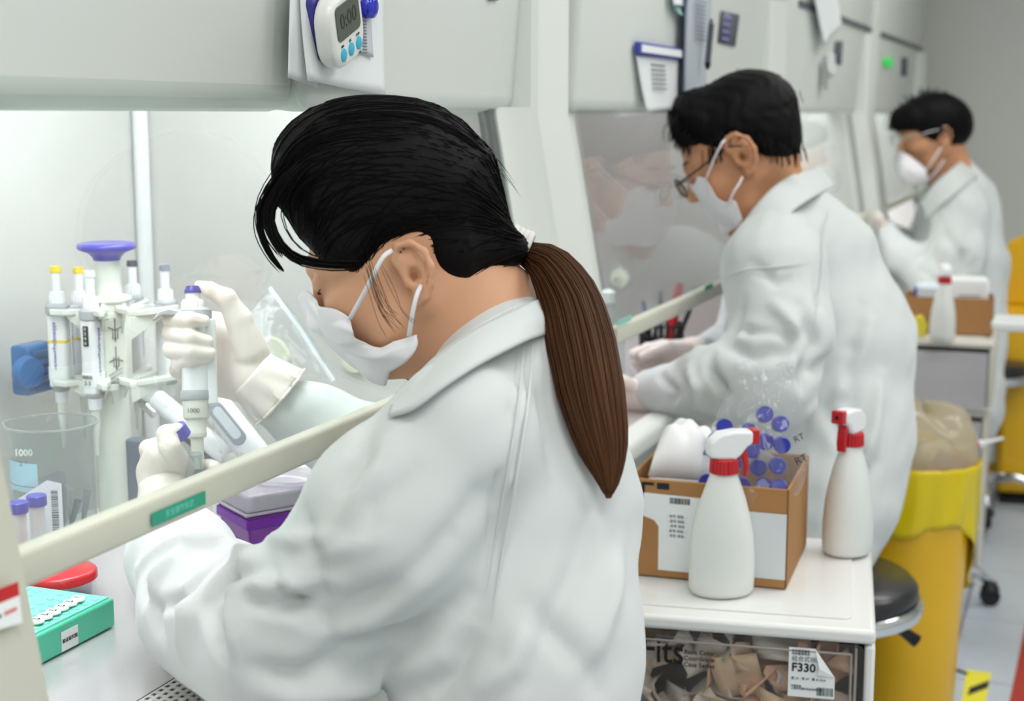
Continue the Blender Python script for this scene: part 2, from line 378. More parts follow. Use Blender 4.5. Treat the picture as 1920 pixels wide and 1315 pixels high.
# ================================================================ safety cabinets
SL = .176; XF = -.716
def xf(z): return XF + (1.3-z)*SL          # sash plane
def glassmesh(y0, y1, z0, z1, t=.005): return [[(xf(z)+o, y, z) for y in (y0, y1)] for z in (z0, z1) for o in (0,)]
PITCH = 1.495
def text_on_sash(*a): pass
def cabinet(idx, Y0, Y1, ys0, ys1, zs, label, power, dark=False, hood_split=None, leftframe=True):
    base = (-1.0, (Y0+Y1)/2, 0)
    c = empty('safety_cabinet', base, label, 'cabinet', 'safety cabinets along the wall')
    B = lambda q, n, m, **k: q.build(n, m, c, world=True, **k)
    XB = -1.255; ZT = 1.52
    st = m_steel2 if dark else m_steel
    # interior
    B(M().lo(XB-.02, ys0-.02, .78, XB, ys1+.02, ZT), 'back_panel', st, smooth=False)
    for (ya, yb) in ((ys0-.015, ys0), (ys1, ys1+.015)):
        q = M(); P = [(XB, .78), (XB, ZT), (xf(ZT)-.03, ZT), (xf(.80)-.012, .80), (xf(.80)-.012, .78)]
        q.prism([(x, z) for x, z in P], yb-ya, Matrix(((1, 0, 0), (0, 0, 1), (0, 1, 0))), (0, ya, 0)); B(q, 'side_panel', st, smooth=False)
    B(M().lo(XB, ys0, .775, -.742 if idx == 0 else -.79, ys1, BENCH), 'work_surface', m_bench, smooth=False)
    B(M().lo(XB, ys0, ZT-.02, xf(ZT)-.02, ys1, ZT), 'airflow_diffuser', m_white, smooth=False)
    t = M().cyl((-.93, ys0+.05, 1.475), (-.93, ys1-.05, 1.475), .013, n=12); B(t, 'fluorescent_lamp', m_lamp)
    t = M().cyl((-.83, ys0+.05, 1.475), (-.83, ys1-.05, 1.475), .013, n=12); B(t, 'fluorescent_lamp', m_lamp)
    l = area('cabinet_lamp_light', (-.90, (ys0+ys1)/2, 1.455), .22, ys1-ys0-.15, power, (1, .985, .975))
    B(M().cyl((XB+.010, ys1-.011, BENCH), (XB+.010, ys1-.011, ZT-.02), .011, n=16), 'corner_trim', m_pol)
    # socket discs and a perforated intake slot
    for (py_, pz_) in ((ys0+.42, .995), (ys0+.56, .985)):
        if idx == 0 or py_ < ys0+.5:
            pass
    # grille along the front edge: perforated strip made of ribs
    q = M(); y = ys0
    gx0, gx1 = -.675, -.742
    if idx == 0:
        q2 = M(); n = 7; pit = .0100; yy = .86
        while yy < 1.30:
            for r in range(n):
                xx = gx0-.004-r*(abs(gx1-gx0)-.008)/n; w = (abs(gx1-gx0)-.008)/n; o = (pit/2 if r % 2 else 0)
                # frame quad around an oblong hole
                x0, x1, y0_, y1_ = xx-w, xx, yy+o, yy+o+pit; hx, hy = w*.26, pit*.2
                P = [(x0, y0_, 0), (x1, y0_, 0), (x1, y1_, 0), (x0, y1_, 0), (x0+hx, y0_+hy, 0), (x1-hx, y0_+hy, 0), (x1-hx, y1_-hy, 0), (x0+hx, y1_-hy, 0)]
                P = [(a, b, BENCH+.001) for a, b, _ in P]
                q2.add(P, [(0, 1, 5, 4), (1, 2, 6, 5), (2, 3, 7, 6), (3, 0, 4, 7)])
            yy += pit
        g = q2.build('intake_grille', m_steel, c, world=True, smooth=False, solid=.0012); g['kind'] = 'stuff'
        B(M().lo(gx0, ys0, .772, gx1, ys1, .778), 'grille_tray', m_blk, smooth=False)
        B(M().lo(gx0, 1.31, .79, gx1, ys1, BENCH), 'front_ledge', m_steel, smooth=False)
        B(M().lo(gx0, ys0, .79, gx1, .86, BENCH), 'front_ledge', m_steel, smooth=False)
    else:
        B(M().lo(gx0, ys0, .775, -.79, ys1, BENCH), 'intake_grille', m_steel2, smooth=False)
    B(M().rbox((-.655, (ys0+ys1)/2, .785), (.05, ys1-ys0, .035), .012, axis='Y'), 'armrest', m_cab, bevel=0)
    # sash glass and its bottom rail
    zt = 1.33; q = M(); t = .005
    P = []
    for o in (0, t):
        P += [(xf(zs)+o, ys0-.01, zs), (xf(zs)+o, ys1+.005, zs), (xf(zt)+o, ys1+.005, zt), (xf(zt)+o, ys0-.01, zt)]
    q.add(P, [(0, 3, 2, 1), (4, 5, 6, 7), (0, 1, 5, 4), (1, 2, 6, 5), (2, 3, 7, 6), (3, 0, 4, 7)])
    B(q, 'sash_glass', m_glass, smooth=False)
    ry = (ys0+ys1)/2; Rr = Matrix.Rotation(-math.atan(SL), 3, 'Y')
    q = M(); q.rbox((xf(zs-.006)+.004, ry, zs-.006), (.018, ys1-ys0+.02, .026), .004, 3, axis='Y', rot=None)
    rail = B(q, 'sash_rail', m_cab2)
    B(M().lo(xf(zs+.006)+.0135, ys0+.004, zs+.0005, xf(zs+.006)+.0138, ys1-.004, zs+.0045), 'rail_groove', m_cab2, smooth=False)
    # gasket, fairing and end caps: vertical section swept along the sash slope
    def post(name, sec, m, z0=.62, z1=1.75, **k):
        N = len(sec); q = M(); P = []
        zz = [z0, max(.80, z0+.001), 1.3, z1]
        for z in zz:
            for (dx, y) in sec: P.append((xf(max(.80, min(z, 1.3)))+dx, y, z))
        F = [tuple(range(N-1, -1, -1)), tuple(3*N+i for i in range(N))]
        for L in range(3):
            for i in range(N): j = (i+1) % N; F.append((L*N+i, L*N+j, (L+1)*N+j, (L+1)*N+i))
        q.add(P, F); return B(q, name, m, **k)
    e = ys1
    post('gasket', [(.003, e-.022), (.003, e-.004), (-.012, e-.004), (-.012, e-.022)], m_seal, .80, 1.32, smooth=False)
    post('side_fairing', [(-.03, e+.0008), (.004, e+.0008), (.008, e+.012), (.022, e+.026), (.04, e+.040), (.02, e+.0405), (-.03, e+.0405)], m_cab, .70, 1.31, sharp=50)
    post('end_cap', [(-.55, e+.041), (.036, e+.041), (.044, e+.047), (.052, e+.09), (.058, e+.125), (.052, e+.14), (-.55, e+.14)], m_cab, .05, 1.55, sharp=25)
    if leftframe:
        post('side_frame', [(-.55, ys0-.26), (.03, ys0-.26), (.036, ys0-.2), (.03, ys0-.006), (.022, ys0-.0008), (-.02, ys0-.0008), (-.02, ys0-.02), (-.55, ys0-.02)], m_cab2, .05, 1.34, sharp=30)
    else:
        post('side_frame', [(-.55, ys0-.03), (-.01, ys0-.03), (-.004, ys0-.02), (-.004, ys0-.0008), (-.02, ys0-.0008), (-.02, ys0-.02), (-.55, ys0-.02)], m_cab, .05, 1.34, sharp=30)
    # lower body under the bench
    B(M().lo(-1.5, Y0+.02, .06, -.70, e+.04, .77), 'lower_body', m_cab, bevel=.006)
    # hood front, tilted out a little towards the top
    def hood(y0, y1, dx, name='hood_panel', z0=1.303, ztop=1.95):
        x0 = -.706+dx; sec = [(-.75-.04, z0+.006), (x0-.022, z0), (x0-.008, z0+.003), (x0-.001, z0+.010), (x0+.002, z0+.022), (x0+.08*(ztop-z0), ztop), (-.80, ztop)]
        q = M(); N = len(sec); P = []; F = []
        ys = [y0, y0+.004, y0+.012, y1-.012, y1-.004, y1]; ins = [.012, .004, 0, 0, .004, .012]
        for y, i in zip(ys, ins):
            for (x, z) in sec: P.append((x-(i if x > -.74 else 0), y, z+(i if z < z0+.02 else 0)))
        for L in range(len(ys)-1):
            for i in range(N): j = (i+1) % N; F.append((L*N+i, L*N+j, (L+1)*N+j, (L+1)*N+i))
        F += [tuple(range(N)), tuple((len(ys)-1)*N+i for i in range(N))]
        return B(q.add(P, F), name, m_cab, sharp=50)
    if hood_split: hood(Y0, hood_split, -.012); hood(hood_split+.002, e+.075, .0)
    else: hood(Y0+.005, e+.10, 0)
    B(M().lo(-1.5, Y0+.01, ZT+.001, -.775, Y1-.01, 2.05), 'hood_body', m_cab2, smooth=False)
    B(M().lo(-.79, Y0+.02, 1.325, -.765, Y1-.02, ZT), 'hood_inner_plate', m_cab2, smooth=False)
    return c, rail
cab_a, rail_a = cabinet(0, .50, 2.045, .755, 1.77, 1.004, 'nearest white safety cabinet, worked at by the woman, timer on its hood', 3.0, hood_split=1.265)
cab_b, rail_b = cabinet(1, 2.05, 3.54, 2.10, 3.27, .978, 'second white safety cabinet, in front of the man with glasses', 2.0, dark=True, leftframe=False)
cab_c, rail_c = cabinet(2, 3.545, 5.03, 3.60, 4.77, .99, 'third white safety cabinet, behind the head of the man with glasses', 5.0, leftframe=False)
cab_d, rail_d = cabinet(3, 5.04, 6.53, 5.10, 6.26, .99, 'farthest white safety cabinet, next to the grey back wall', 5.0, leftframe=False)
for c_, nm in ((cab_c, 1), (cab_d, 1)):
    y = c_.location.y
    M().lo(-.708, y-.62, 1.560, -.680, y+.63, 1.575).build('hood_seam', m_dgrey, c_, world=True, smooth=False)
# ================================================================ people
m_skin = mat('skin_fair', (216, 164, 130), .5, sss=.12, bump=(180, .05, .0005))
m_skin2 = mat('skin_tan', (206, 150, 112), .5, sss=.1, bump=(180, .05, .0005))
m_coat = mat('lab_coat_cloth', (212, 217, 216), .85, sheen=.25, bump=(1400, .12, .0004), spec=.2)
m_mask = mat('mask_fabric', (240, 238, 242), .8, bump=(900, .15, .0003), spec=.2)
m_glove = mat('latex_glove', (240, 228, 220), .42, sss=.05, bump=(70, .10, .0012), spec=.45)
m_dark_cloth = mat('dark_trousers', (50, 54, 66), .9)
m_eye = mat('eye_white', (225, 220, 216), .2); m_lash = mat('lash_black', (20, 14, 14), .6)
def hairmat(name, rgb, rgb2, scale, rough=.48):
    m = bpy.data.materials.new(name); m.use_nodes = True; nt = m.node_tree; b = nt.nodes['Principled BSDF']
    tc = nt.nodes.new('ShaderNodeAttribute'); tc.attribute_name = 'flow'
    mp = nt.nodes.new('ShaderNodeMapping'); mp.inputs['Scale'].default_value = scale
    n = nt.nodes.new('ShaderNodeTexNoise'); n.inputs['Scale'].default_value = 1.0; n.inputs['Detail'].default_value = 6; n.inputs['Roughness'].default_value = .7
    nt.links.new(tc.outputs['Vector'], mp.inputs['Vector']); nt.links.new(mp.outputs['Vector'], n.inputs['Vector'])
    mx = nt.nodes.new('ShaderNodeMix'); mx.data_type = 'RGBA'; mx.inputs['A'].default_value = (*lin(rgb), 1); mx.inputs['B'].default_value = (*lin(rgb2), 1)
    nt.links.new(n.outputs['Fac'], mx.inputs['Factor']); nt.links.new(mx.outputs['Result'], b.inputs['Base Color'])
    bp = nt.nodes.new('ShaderNodeBump'); bp.inputs['Strength'].default_value = .55; bp.inputs['Distance'].default_value = .0015
    nt.links.new(n.outputs['Fac'], bp.inputs['Height']); nt.links.new(bp.outputs['Normal'], b.inputs['Normal'])
    b.inputs['Roughness'].default_value = rough; b.inputs['Specular IOR Level'].default_value = .12; MATS[name] = m; return m
m_hair = hairmat('black_hair', (4, 3, 5), (11, 8, 8), (1, 1, 1))
m_hairb = hairmat('brown_ponytail', (26, 15, 10), (112, 74, 48), (1, 1, 1), .42)
def set_flow(me, co):
    a = me.attributes.new('flow', 'FLOAT_VECTOR', 'POINT'); a.data.foreach_set('vector', np.asarray(co, np.float32).ravel())
class Head:
    """Head frame: x forward, y to the person's left, z up; s scales the whole head."""
    def __init__(s, O, yaw, pitch, roll, size=1.0, fem=False, ear=1.0, eo=(0, 0, 0)):
        s.es = ear; s.eo = np.array(eo, np.float32)
        Rz = Matrix.Rotation(yaw, 3, 'Z'); Ry = Matrix.Rotation(pitch, 3, 'Y'); Rx = Matrix.Rotation(roll, 3, 'X')
        s.R = np.array(Rz @ Ry @ Rx); s.O = np.asarray(O, float); s.s = size; s.fem = fem
    def w(s, p): return s.O + s.R @ (np.asarray(p, float)*s.s)
    def loc(s, P): return ((np.asarray(P)-s.O) @ s.R)/s.s
    def px(s, px, py, yl):      # where the sight line meets the head-frame plane y = yl
        r = ray(px, py); n = s.R[:, 1]; t = ((s.O + n*yl*s.s - CAMP) @ n)/(r @ n); return s.loc(CAMP + r*t)
    def sd(s, P):
        q = ((P-s.O.astype(np.float32)) @ s.R.astype(np.float32))/s.s; f = s.fem
        d = sd_ell(q, (-.006, 0, .045), (.087, .074, .083)) if f else sd_ell(q, (-.012, 0, .045), (.093, .074, .083))
        cx = .056 if f else .072
        d = smin(d, sd_ell(q, (.036, 0, -.012), (.052, .056, .078)), .03)
        cz = -.074 if f else -.098
        for y in (-1, 1):
            d = smin(d, sd_cap(q, (.0, .052*y, -.035), (.03, .040*y, cz+.026), .015, .014), .02)
            d = smin(d, sd_cap(q, (.03, .040*y, cz+.026), (cx, .008*y, cz+.006), .014, .013), .02)
            d = smin(d, sd_ell(q, (.060, .036*y, -.016), (.024, .022, .020)), .02)
            d = smin(d, sd_cap(q, (.084, .012*y, .033), (.070, .045*y, .034), .009, .007), .012)
            d = smax(d, -sd_ell(q, (.098, .032*y, .017), (.016, .016, .011)), .010)
            d = smin(d, sd_ell(q, (.078, .031*y, .016), (.011, .014, .0105)), .003)
        d = smin(d, sd_cap(q, (.086, 0, .022), (.099 if f else .106, 0, -.014), .0065, .0085), .010)
        for y in (-1, 1): d = smin(d, sd_ell(q, (.091 if f else .097, .010*y, -.018), (.009, .007, .006)), .005)
        d = smin(d, sd_ell(q, (.078+.1*(cx-.056), 0, -.043), (.010, .022, .005)), .004)
        d = smin(d, sd_ell(q, (.073+.3*(cx-.056), 0, -.054), (.010, .019, .006)), .004)
        d = smin(d, sd_ell(q, (cx, 0, cz), (.014, .016, .012)), .012)
        return d*s.s
    def ear_sd(s, P, y):
        q = ((P-s.O.astype(np.float32)) @ s.R.astype(np.float32))/s.s
        c0 = np.array([0, .072*y, 0], np.float32); q = (q-s.eo-c0)/s.es+c0
        H = [(.010, .071, .006), (.013, .076, .020), (.004, .081, .031), (-.009, .086, .029), (-.019, .090, .016), (-.020, .090, .000), (-.014, .085, -.014), (-.004, .079, -.024), (.004, .075, -.026), (.007, .072, -.018)]
        d = sd_ell(q, (-.004, .076*y, .002), (.015, .0055, .026))
        pts = [(a, b*y, c) for a, b, c in H]; rr = [.0035, .0036, .0037, .0037, .0036, .0035, .0036, .0045, .0045, .0035]
        for i in range(len(pts)-1): d = smin(d, sd_cap(q, pts[i], pts[i+1], rr[i], rr[i+1]), .0025)
        A = [(-.010, .080, .020), (-.013, .083, .006), (-.010, .081, -.008), (.002, .077, -.013)]; A = [(a, b*y, c) for a, b, c in A]
        for i in range(3): d = smin(d, sd_cap(q, A[i], A[i+1], .0026, .0026), .002)
        d = smin(d, sd_cap(q, (.009, .073*y, .004), (.009, .073*y, -.006), .0038, .004), .003)   # tragus
        d = smax(d, -sd_ell(q, (.000, .081*y, -.001), (.0062, .009, .0085)), .003)
        d = smax(d, -sd_cap(q, (.006, .085*y, .022), (-.008, .089*y, .021), .004, .0035), .003)
        return d*s.s
def make_body(root, H, chain, skin, ears=True, h=.003, legs=None):
    """one continuous figure: head, ears and neck at full detail, joined to torso, arms and legs"""
    E = [H.w((0, 0, .02))]
    def fn(P):
        d = H.sd(P)
        for y in (-1, 1): d = smin(d, H.ear_sd(P, y), .003)
        nb, nr = chain['neck']
        d = smin(d, sd_cap(P, H.w((-.030, 0, -.030)), nb, .050*H.s if H.fem else .056*H.s, nr), .022)
        return smin(d, sd_cap(P, nb, chain['spine'][0][0], nr*1.1, chain['spine'][0][1]), .04)
    nb, nr = chain['neck']
    lo = np.minimum(H.O-.175*H.s, nb-.10); hi = np.maximum(H.O+.175*H.s, nb+.10); lo[2] = nb[2]-.05
    V, Q = sdf_surface(fn, lo, hi, h)
    # keep only the head and neck part, close to the seam; the rest of the body continues below under the coat
    def fb(P):
        d = np.full(len(P), 9., np.float32)
        for ch in chain['limbs'] + [chain['spine']]:
            for i in range(len(ch)-1): d = smin(d, sd_cap(P, ch[i][0], ch[i+1][0], ch[i][1], ch[i+1][1]), .03)
        return smin(d, sd_cap(P, nb, chain['spine'][0][0], nr, chain['spine'][0][1]), .03)
    pts = np.array([p for ch in chain['limbs']+[chain['spine']] for p, r in ch]+[nb]); lo2 = pts.min(0)-.14; hi2 = pts.max(0)+.14
    both = lambda P: fn(P)
    V2, Q2 = sdf_surface(lambda P: smin(fb(P), fn(P), .01), lo2, np.maximum(hi2, H.O+.16), .012)
    # the fine head replaces the coarse one: drop coarse faces above the neck line, then bridge by overlap inside the collar
    c = V2[Q2].mean(1); n0 = (H.w((-.03, 0, -.03))-nb); n0 = n0/np.linalg.norm(n0); keep = (c-nb) @ n0 < .012
    far = np.linalg.norm(c-nb, axis=1) > .16; upper = (c-nb) @ n0 > 0
    hd = np.linalg.norm(c-H.O, axis=1) < .20*H.s
    keep = ~(hd & ((c-nb) @ n0 > .012)); Q2 = Q2[keep]
    c1 = V[Q].mean(1); Q = Q[((c1-nb) @ n0 > .0)]
    V = relax(V, Q, 1, .4)
    Va = np.concatenate([V, V2]); Qa = np.concatenate([Q, Q2+len(V)]); used = np.unique(Qa); mp = np.full(len(Va), -1); mp[used] = np.arange(len(used))
    me = np_mesh('body', Va[used], mp[Qa]); o = link_mesh('body', me, skin, root, world=True, sharp=0); return o
def eyes(root, H, closed=True, cap=m_lash):
    for y in (-1, 1):
        q = M(); pts = [H.w((.0865-.006*abs(t)**2, .031*y+.0145*t, .0105-.0030*math.cos(t*1.4))) for t in np.linspace(-1, 1, 9)]
        q.tube(pts, [.0003, .0005, .0007, .0008, .0008, .0008, .0007, .0005, .0003], 6); q.build('eyelashes', cap, root, world=True)
        q = M(); pts = [H.w((.0875-.010*(t*.5+.5)**2, y*(.016+.034*(t*.5+.5)), .037+.005*math.sin((t*.5+.5)*PI*.8))) for t in np.linspace(-1, 1, 9)]
        q.tube(pts, [.0012, .002, .0026, .0028, .0028, .0026, .0022, .0015, .0008], 6, flat=.6); q.build('eyebrow', cap, root, world=True)
def sheet(name, ctrl, m, parent, thick=.0012, nu=28, nv=28, disp=None, out=None, gap=.003):
    """smooth cloth patch through a grid of control points (Catmull-Rom both ways)"""
    C = np.array(ctrl, float)
    def cr(A, n):
        k = len(A); A = np.concatenate([[2*A[0]-A[1]], A, [2*A[-1]-A[-2]]]); out = []
        for u in np.linspace(0, k-1, n):
            i = min(int(u), k-2); t = u-i; p0, p1, p2, p3 = A[i:i+4]
            out.append(.5*((2*p1)+(-p0+p2)*t+(2*p0-5*p1+4*p2-p3)*t*t+(-p0+3*p1-3*p2+p3)*t**3))
        return np.array(out)
    G = cr(C, nv); G = np.array([cr(r, nu) for r in G])
    if disp is not None: G = disp(G)
    if out is not None:
        P = G.reshape(-1, 3)
        for _ in range(12):
            d = out(P.astype(np.float32)); g = np.stack([out((P+np.eye(3)[i]*.001).astype(np.float32))-d for i in range(3)], 1); g /= np.linalg.norm(g, axis=1, keepdims=True)+1e-9
            P = P+g*np.clip(gap-d, 0, .01)[:, None]
        G = P.reshape(G.shape)
    q = M().grid([list(map(tuple, r)) for r in G]); return q.build(name, m, parent, world=True, solid=thick, sharp=0)
def coat_mesh(root, caps, k, lines, h=.006, name='lab_coat', amp=.0015, cutneck=None, seed=1, m=m_coat, fs=2.3):
    pts = np.array([c[0] for ch in caps for c in ch]); rr = max(c[1] for ch in caps for c in ch)
    def fn(P):
        d = None
        for ch in caps:
            e = None
            for i in range(len(ch)-1):
                x = sd_cap(P, ch[i][0], ch[i+1][0], ch[i][1], ch[i+1][1]); e = x if e is None else smin(e, x, .03)
            d = e if d is None else smin(d, e, k)
        if cutneck is not None: d = smax(d, -sd_cap(P, cutneck[0], cutneck[1], cutneck[2], cutneck[3]), .006)
        return d
    V, Q = sdf_surface(fn, pts.min(0)-rr-.03, pts.max(0)+rr+.03, h)
    V = relax(V, Q, 2); N = vnormals(V, Q)
    V = V+N*(noise3(V, 9, seed)*amp*2.2+noise3(V, 22, seed+1)*amp)[:, None]
    N = relax(vnormals(V, Q), Q, 2); V = wrinkle(V, N, [(l[0], l[1]*.8, l[2]*fs)+tuple(l[3:]) for l in lines])
    V = relax(V, Q, 1, .3)
    o = link_mesh(name, np_mesh(name, V, Q), m, root, world=True, sharp=0); o['_n'] = 0; del o['_n']; COATV[o.name] = (V, vnormals(V, Q)); return o
COATV = {}
def seam(root, coat_o, pts, m, r=.0016, off=.0006, name='seam', flat=1.0):
    V, N = COATV[coat_o.name]; q = V-CAMP; d = q@CF; X = 960+FOC*(q@CR)/d; Y = 657.5-FOC*(q@CU)/d; face = (N@CF) < .1; P = []
    k = np.array(pts, float); u = np.linspace(0, len(k)-1, 40); xs = np.interp(u, range(len(k)), k[:, 0]); ys = np.interp(u, range(len(k)), k[:, 1])
    for x, y in zip(xs, ys):
        e = (X-x)**2+(Y-y)**2; nr = face & (e < 13**2); i = np.argmin(np.where(nr, d, 1e9)) if nr.any() else np.argmin(np.where(face, e, 1e12))
        P.append(CAMP+(at(x, y, 1.0)-CAMP)/DS*d[i]+N[i]*off)
    P = np.array(P)
    for _ in range(6): P[1:-1] = .5*P[1:-1]+.25*(P[:-2]+P[2:])
    return M().tube([tuple(p) for p in P], [r*min(1, .05+k_*.12, .05+(39-k_)*.06) for k_ in range(40)], 6).build(name, m, root, world=True, sharp=0)
def glove_mesh(root, chains, k=.004, palm=None, h=.0017, m=m_glove, name='glove', lines=(), palm_k=.014):
    pts = np.array([c[0] for ch in chains+(palm or []) for c in ch]); rr = max(c[1] for ch in chains+(palm or []) for c in ch)
    def fn(P):
        d = None
        for ch in (palm or []):
            e = None
            for i in range(len(ch)-1):
                x = sd_cap(P, ch[i][0], ch[i+1][0], ch[i][1], ch[i+1][1]); e = x if e is None else smin(e, x, .012)
            d = e if d is None else smin(d, e, palm_k)
        for ch in chains:
            e = None
            for i in range(len(ch)-1):
                x = sd_cap(P, ch[i][0], ch[i+1][0], ch[i][1], ch[i+1][1]); e = x if e is None else smin(e, x, .004)
            d = e if d is None else smin(d, e, k)
        return d
    V, Q = sdf_surface(fn, pts.min(0)-rr-.012, pts.max(0)+rr+.012, h)
    V = relax(V, Q, 2, .4); N = relax(vnormals(V, Q), Q, 1); V = wrinkle(V, N, lines)
    return link_mesh(name, np_mesh(name, V, Q), m, root, world=True, sharp=0)
def C_(*a): return [sph(*x) for x in a]
def inset(chs, r): return [[(p, max(rr-r, .02)) for p, rr in ch] for ch in chs]
# ---------------------------------------------------------------- the woman
wom = empty('person', (-.50, 1.15, 0), 'woman with brown ponytail and white hair tie, in lab coat and mask, pipetting', 'person')
HW = Head(at(772, 503, 1.318), PI+math.radians(20), math.radians(22), math.radians(8), .94, fem=True, ear=.95, eo=(-.009, 0, -.012))
w_torso = C_((975, 690, 1.30, 118), (965, 790, 1.29, 165), (975, 950, 1.27, 214), (968, 1200, 1.24, 226), (960, 1500, 1.22, 235))
w_near = C_((862, 832, 1.165, 128), (740, 960, 1.17, 158), (560, 1165, 1.22, 128))
w_fore = C_((560, 1170, 1.22, 130), (425, 1145, 1.30, 106), (342, 1050, 1.37, 88), (318, 985, 1.43, 62))
w_drape = C_((520, 1240, 1.22, 130), (365, 1150, 1.30, 102))
w_far = C_((940, 740, 1.50, 105), (800, 850, 1.56, 95), (690, 850, 1.60, 85), (590, 790, 1.60, 62), (505, 755, 1.58, 46))
w_sh = C_((872, 795, 1.185, 100), (965, 712, 1.30, 102), (955, 720, 1.48, 100))
neck_w = (at(915, 640, 1.335), .058)
w_lines = [
    # armhole seam: raised welt beside a stitched groove
    ([(1000, 640), (988, 760), (965, 900), (945, 1010), (930, 1110)], .0060, .0020),
    ([(978, 640), (966, 760), (943, 900), (923, 1010), (905, 1110)], .0045, -.0022),
    # shoulder and sleeve folds
    ([(700, 760), (672, 850), (620, 930)], .012, -.005), ([(735, 800), (700, 880), (640, 960)], .010, .004),
    ([(900, 940), (820, 1050), (700, 1130), (600, 1160)], .016, -.008, 1), ([(860, 1010), (780, 1100), (660, 1180)], .014, .006),
    ([(880, 1130), (760, 1190), (620, 1215)], .015, -.007, 1), ([(560, 960), (600, 1060), (600, 1150)], .011, -.005),
    ([(440, 1050), (416, 1100), (416, 1160), (426, 1232)], .011, -.009, 1), ([(455, 1118), (520, 1134), (600, 1112)], .010, -.008, 1), ([(470, 1090), (540, 1100), (620, 1080)], .010, .005), ([(500, 1045), (540, 1120), (600, 1165)], .012, -.007, 1),
    ([(250, 1060), (330, 1010), (430, 1010), (480, 1050)], .010, .006), ([(290, 1128), (345, 1122), (376, 1075), (400, 1050)], .008, -.008, 1), ([(262, 1150), (275, 1110), (300, 1060), (330, 1030)], .008, .006),
    ([(400, 1200), (390, 1130), (420, 1080), (480, 1070)], .009, -.008, 1), ([(330, 1230), (350, 1160), (350, 1100)], .009, .006),
    ([(270, 1080), (275, 1150), (290, 1200)], .010, -.006), ([(430, 1250), (450, 1180), (440, 1120)], .009, .006),
    ([(640, 1240), (560, 1270), (470, 1260)], .014, -.009, 1), ([(820, 1240), (700, 1290), (560, 1310)], .016, .006),
    ([(900, 1160), (840, 1260), (780, 1310)], .014, -.006), ([(620, 1000), (560, 1010), (500, 1000)], .008, .004),
    ([(780, 870), (700, 940), (680, 990)], .008, -.003), ([(700, 1010), (640, 1040), (560, 1060)], .008, .003),
    ([(1120, 960), (1090, 1060), (1040, 1160), (990, 1260)], .016, -.006, 1), ([(1170, 1020), (1150, 1130), (1100, 1260)], .013, .005),
    ([(1020, 700), (1040, 800), (1050, 900)], .014, -.004), ([(1000, 1130), (1060, 1200), (1130, 1290)], .014, -.005),
    ([(790, 700), (830, 690), (900, 660)], .008, -.004), ([(870, 1290), (960, 1240), (1000, 1160)], .014, .005),
]
coat = coat_mesh(wom, [w_torso, w_near, w_fore, w_drape, w_far, w_sh], .045, w_lines, h=.0048, amp=.0016)
for pl_, rr_ in (([(1000, 625), (990, 760), (967, 900), (947, 1010), (930, 1110), (920, 1170)], .0015), ([(984, 625), (972, 760), (949, 900), (929, 1010), (912, 1110)], .0010)): seam(wom, coat, pl_, m_coat, rr_)
chain = {'neck': neck_w, 'spine': [(p, r-.025) for p, r in w_torso],
         'limbs': [inset([w_near], .03)[0], inset([w_fore], .022)[0], [(w_far[0][0], .03), (w_far[1][0], .028), (w_far[2][0], .026), (w_far[3][0], .022), (w_far[4][0], .018)],
                   [(np.array([-.46, 1.08, .62]), .085), (np.array([-.60, 1.06, .60]), .075), (np.array([-.62, 1.06, .30]), .055), (np.array([-.60, 1.06, .06]), .04), (np.array([-.66, 1.06, .045]), .04)],
                   [(np.array([-.46, 1.26, .62]), .085), (np.array([-.60, 1.28, .60]), .075), (np.array([-.62, 1.28, .30]), .055), (np.array([-.60, 1.28, .06]), .04), (np.array([-.66, 1.28, .045]), .04)],
                   [(w_torso[-1][0], .07), (np.array([-.46, 1.17, .66]), .08)]]}
make_body(wom, HW, chain, m_skin, h=.0027)
eyes(wom, HW)
# collar: two-layer lapel wrapped round the neck, standing proud of the coat
def ribbon(name, top, bot, m, parent, thick, nu=30, mid=None):
    rows = [[at(*p) for p in top], [at(*p) for p in bot]]
    if mid: rows.insert(1, [at(*p) for p in mid])
    return sheet(name, rows, m, parent, thick, nu, 10)
ribbon('collar', [(1000, 548, 1.385), (1012, 560, 1.29), (975, 578, 1.24), (900, 615, 1.20), (835, 660, 1.185), (790, 700, 1.185), (745, 738, 1.19)],
       [(1015, 600, 1.39), (1032, 622, 1.275), (985, 640, 1.195), (900, 682, 1.14), (835, 722, 1.118), (775, 765, 1.115), (730, 780, 1.13)], m_coat, wom, .0035,
       mid=[(1010, 572, 1.395), (1028, 590, 1.28), (985, 605, 1.215), (900, 645, 1.165), (832, 690, 1.148), (775, 735, 1.145), (735, 762, 1.155)])
ribbon('collar_stand', [(1003, 545, 1.39), (985, 560, 1.30), (930, 590, 1.24), (868, 632, 1.22), (812, 675, 1.225), (765, 725, 1.23), (740, 760, 1.24)],
       [(1010, 590, 1.40), (1000, 610, 1.30), (940, 640, 1.235), (880, 680, 1.20), (820, 720, 1.19), (770, 760, 1.20), (742, 790, 1.20)], m_coat, wom, .003)
ribbon('shirt_collar', [(950, 520, 1.375), (985, 536, 1.34), (1000, 548, 1.31)], [(960, 560, 1.38), (990, 575, 1.345), (1010, 590, 1.32)], mat('patterned_shirt', (150, 155, 165), .8, var=(160, (235, 235, 240))), wom, .002, nu=12)
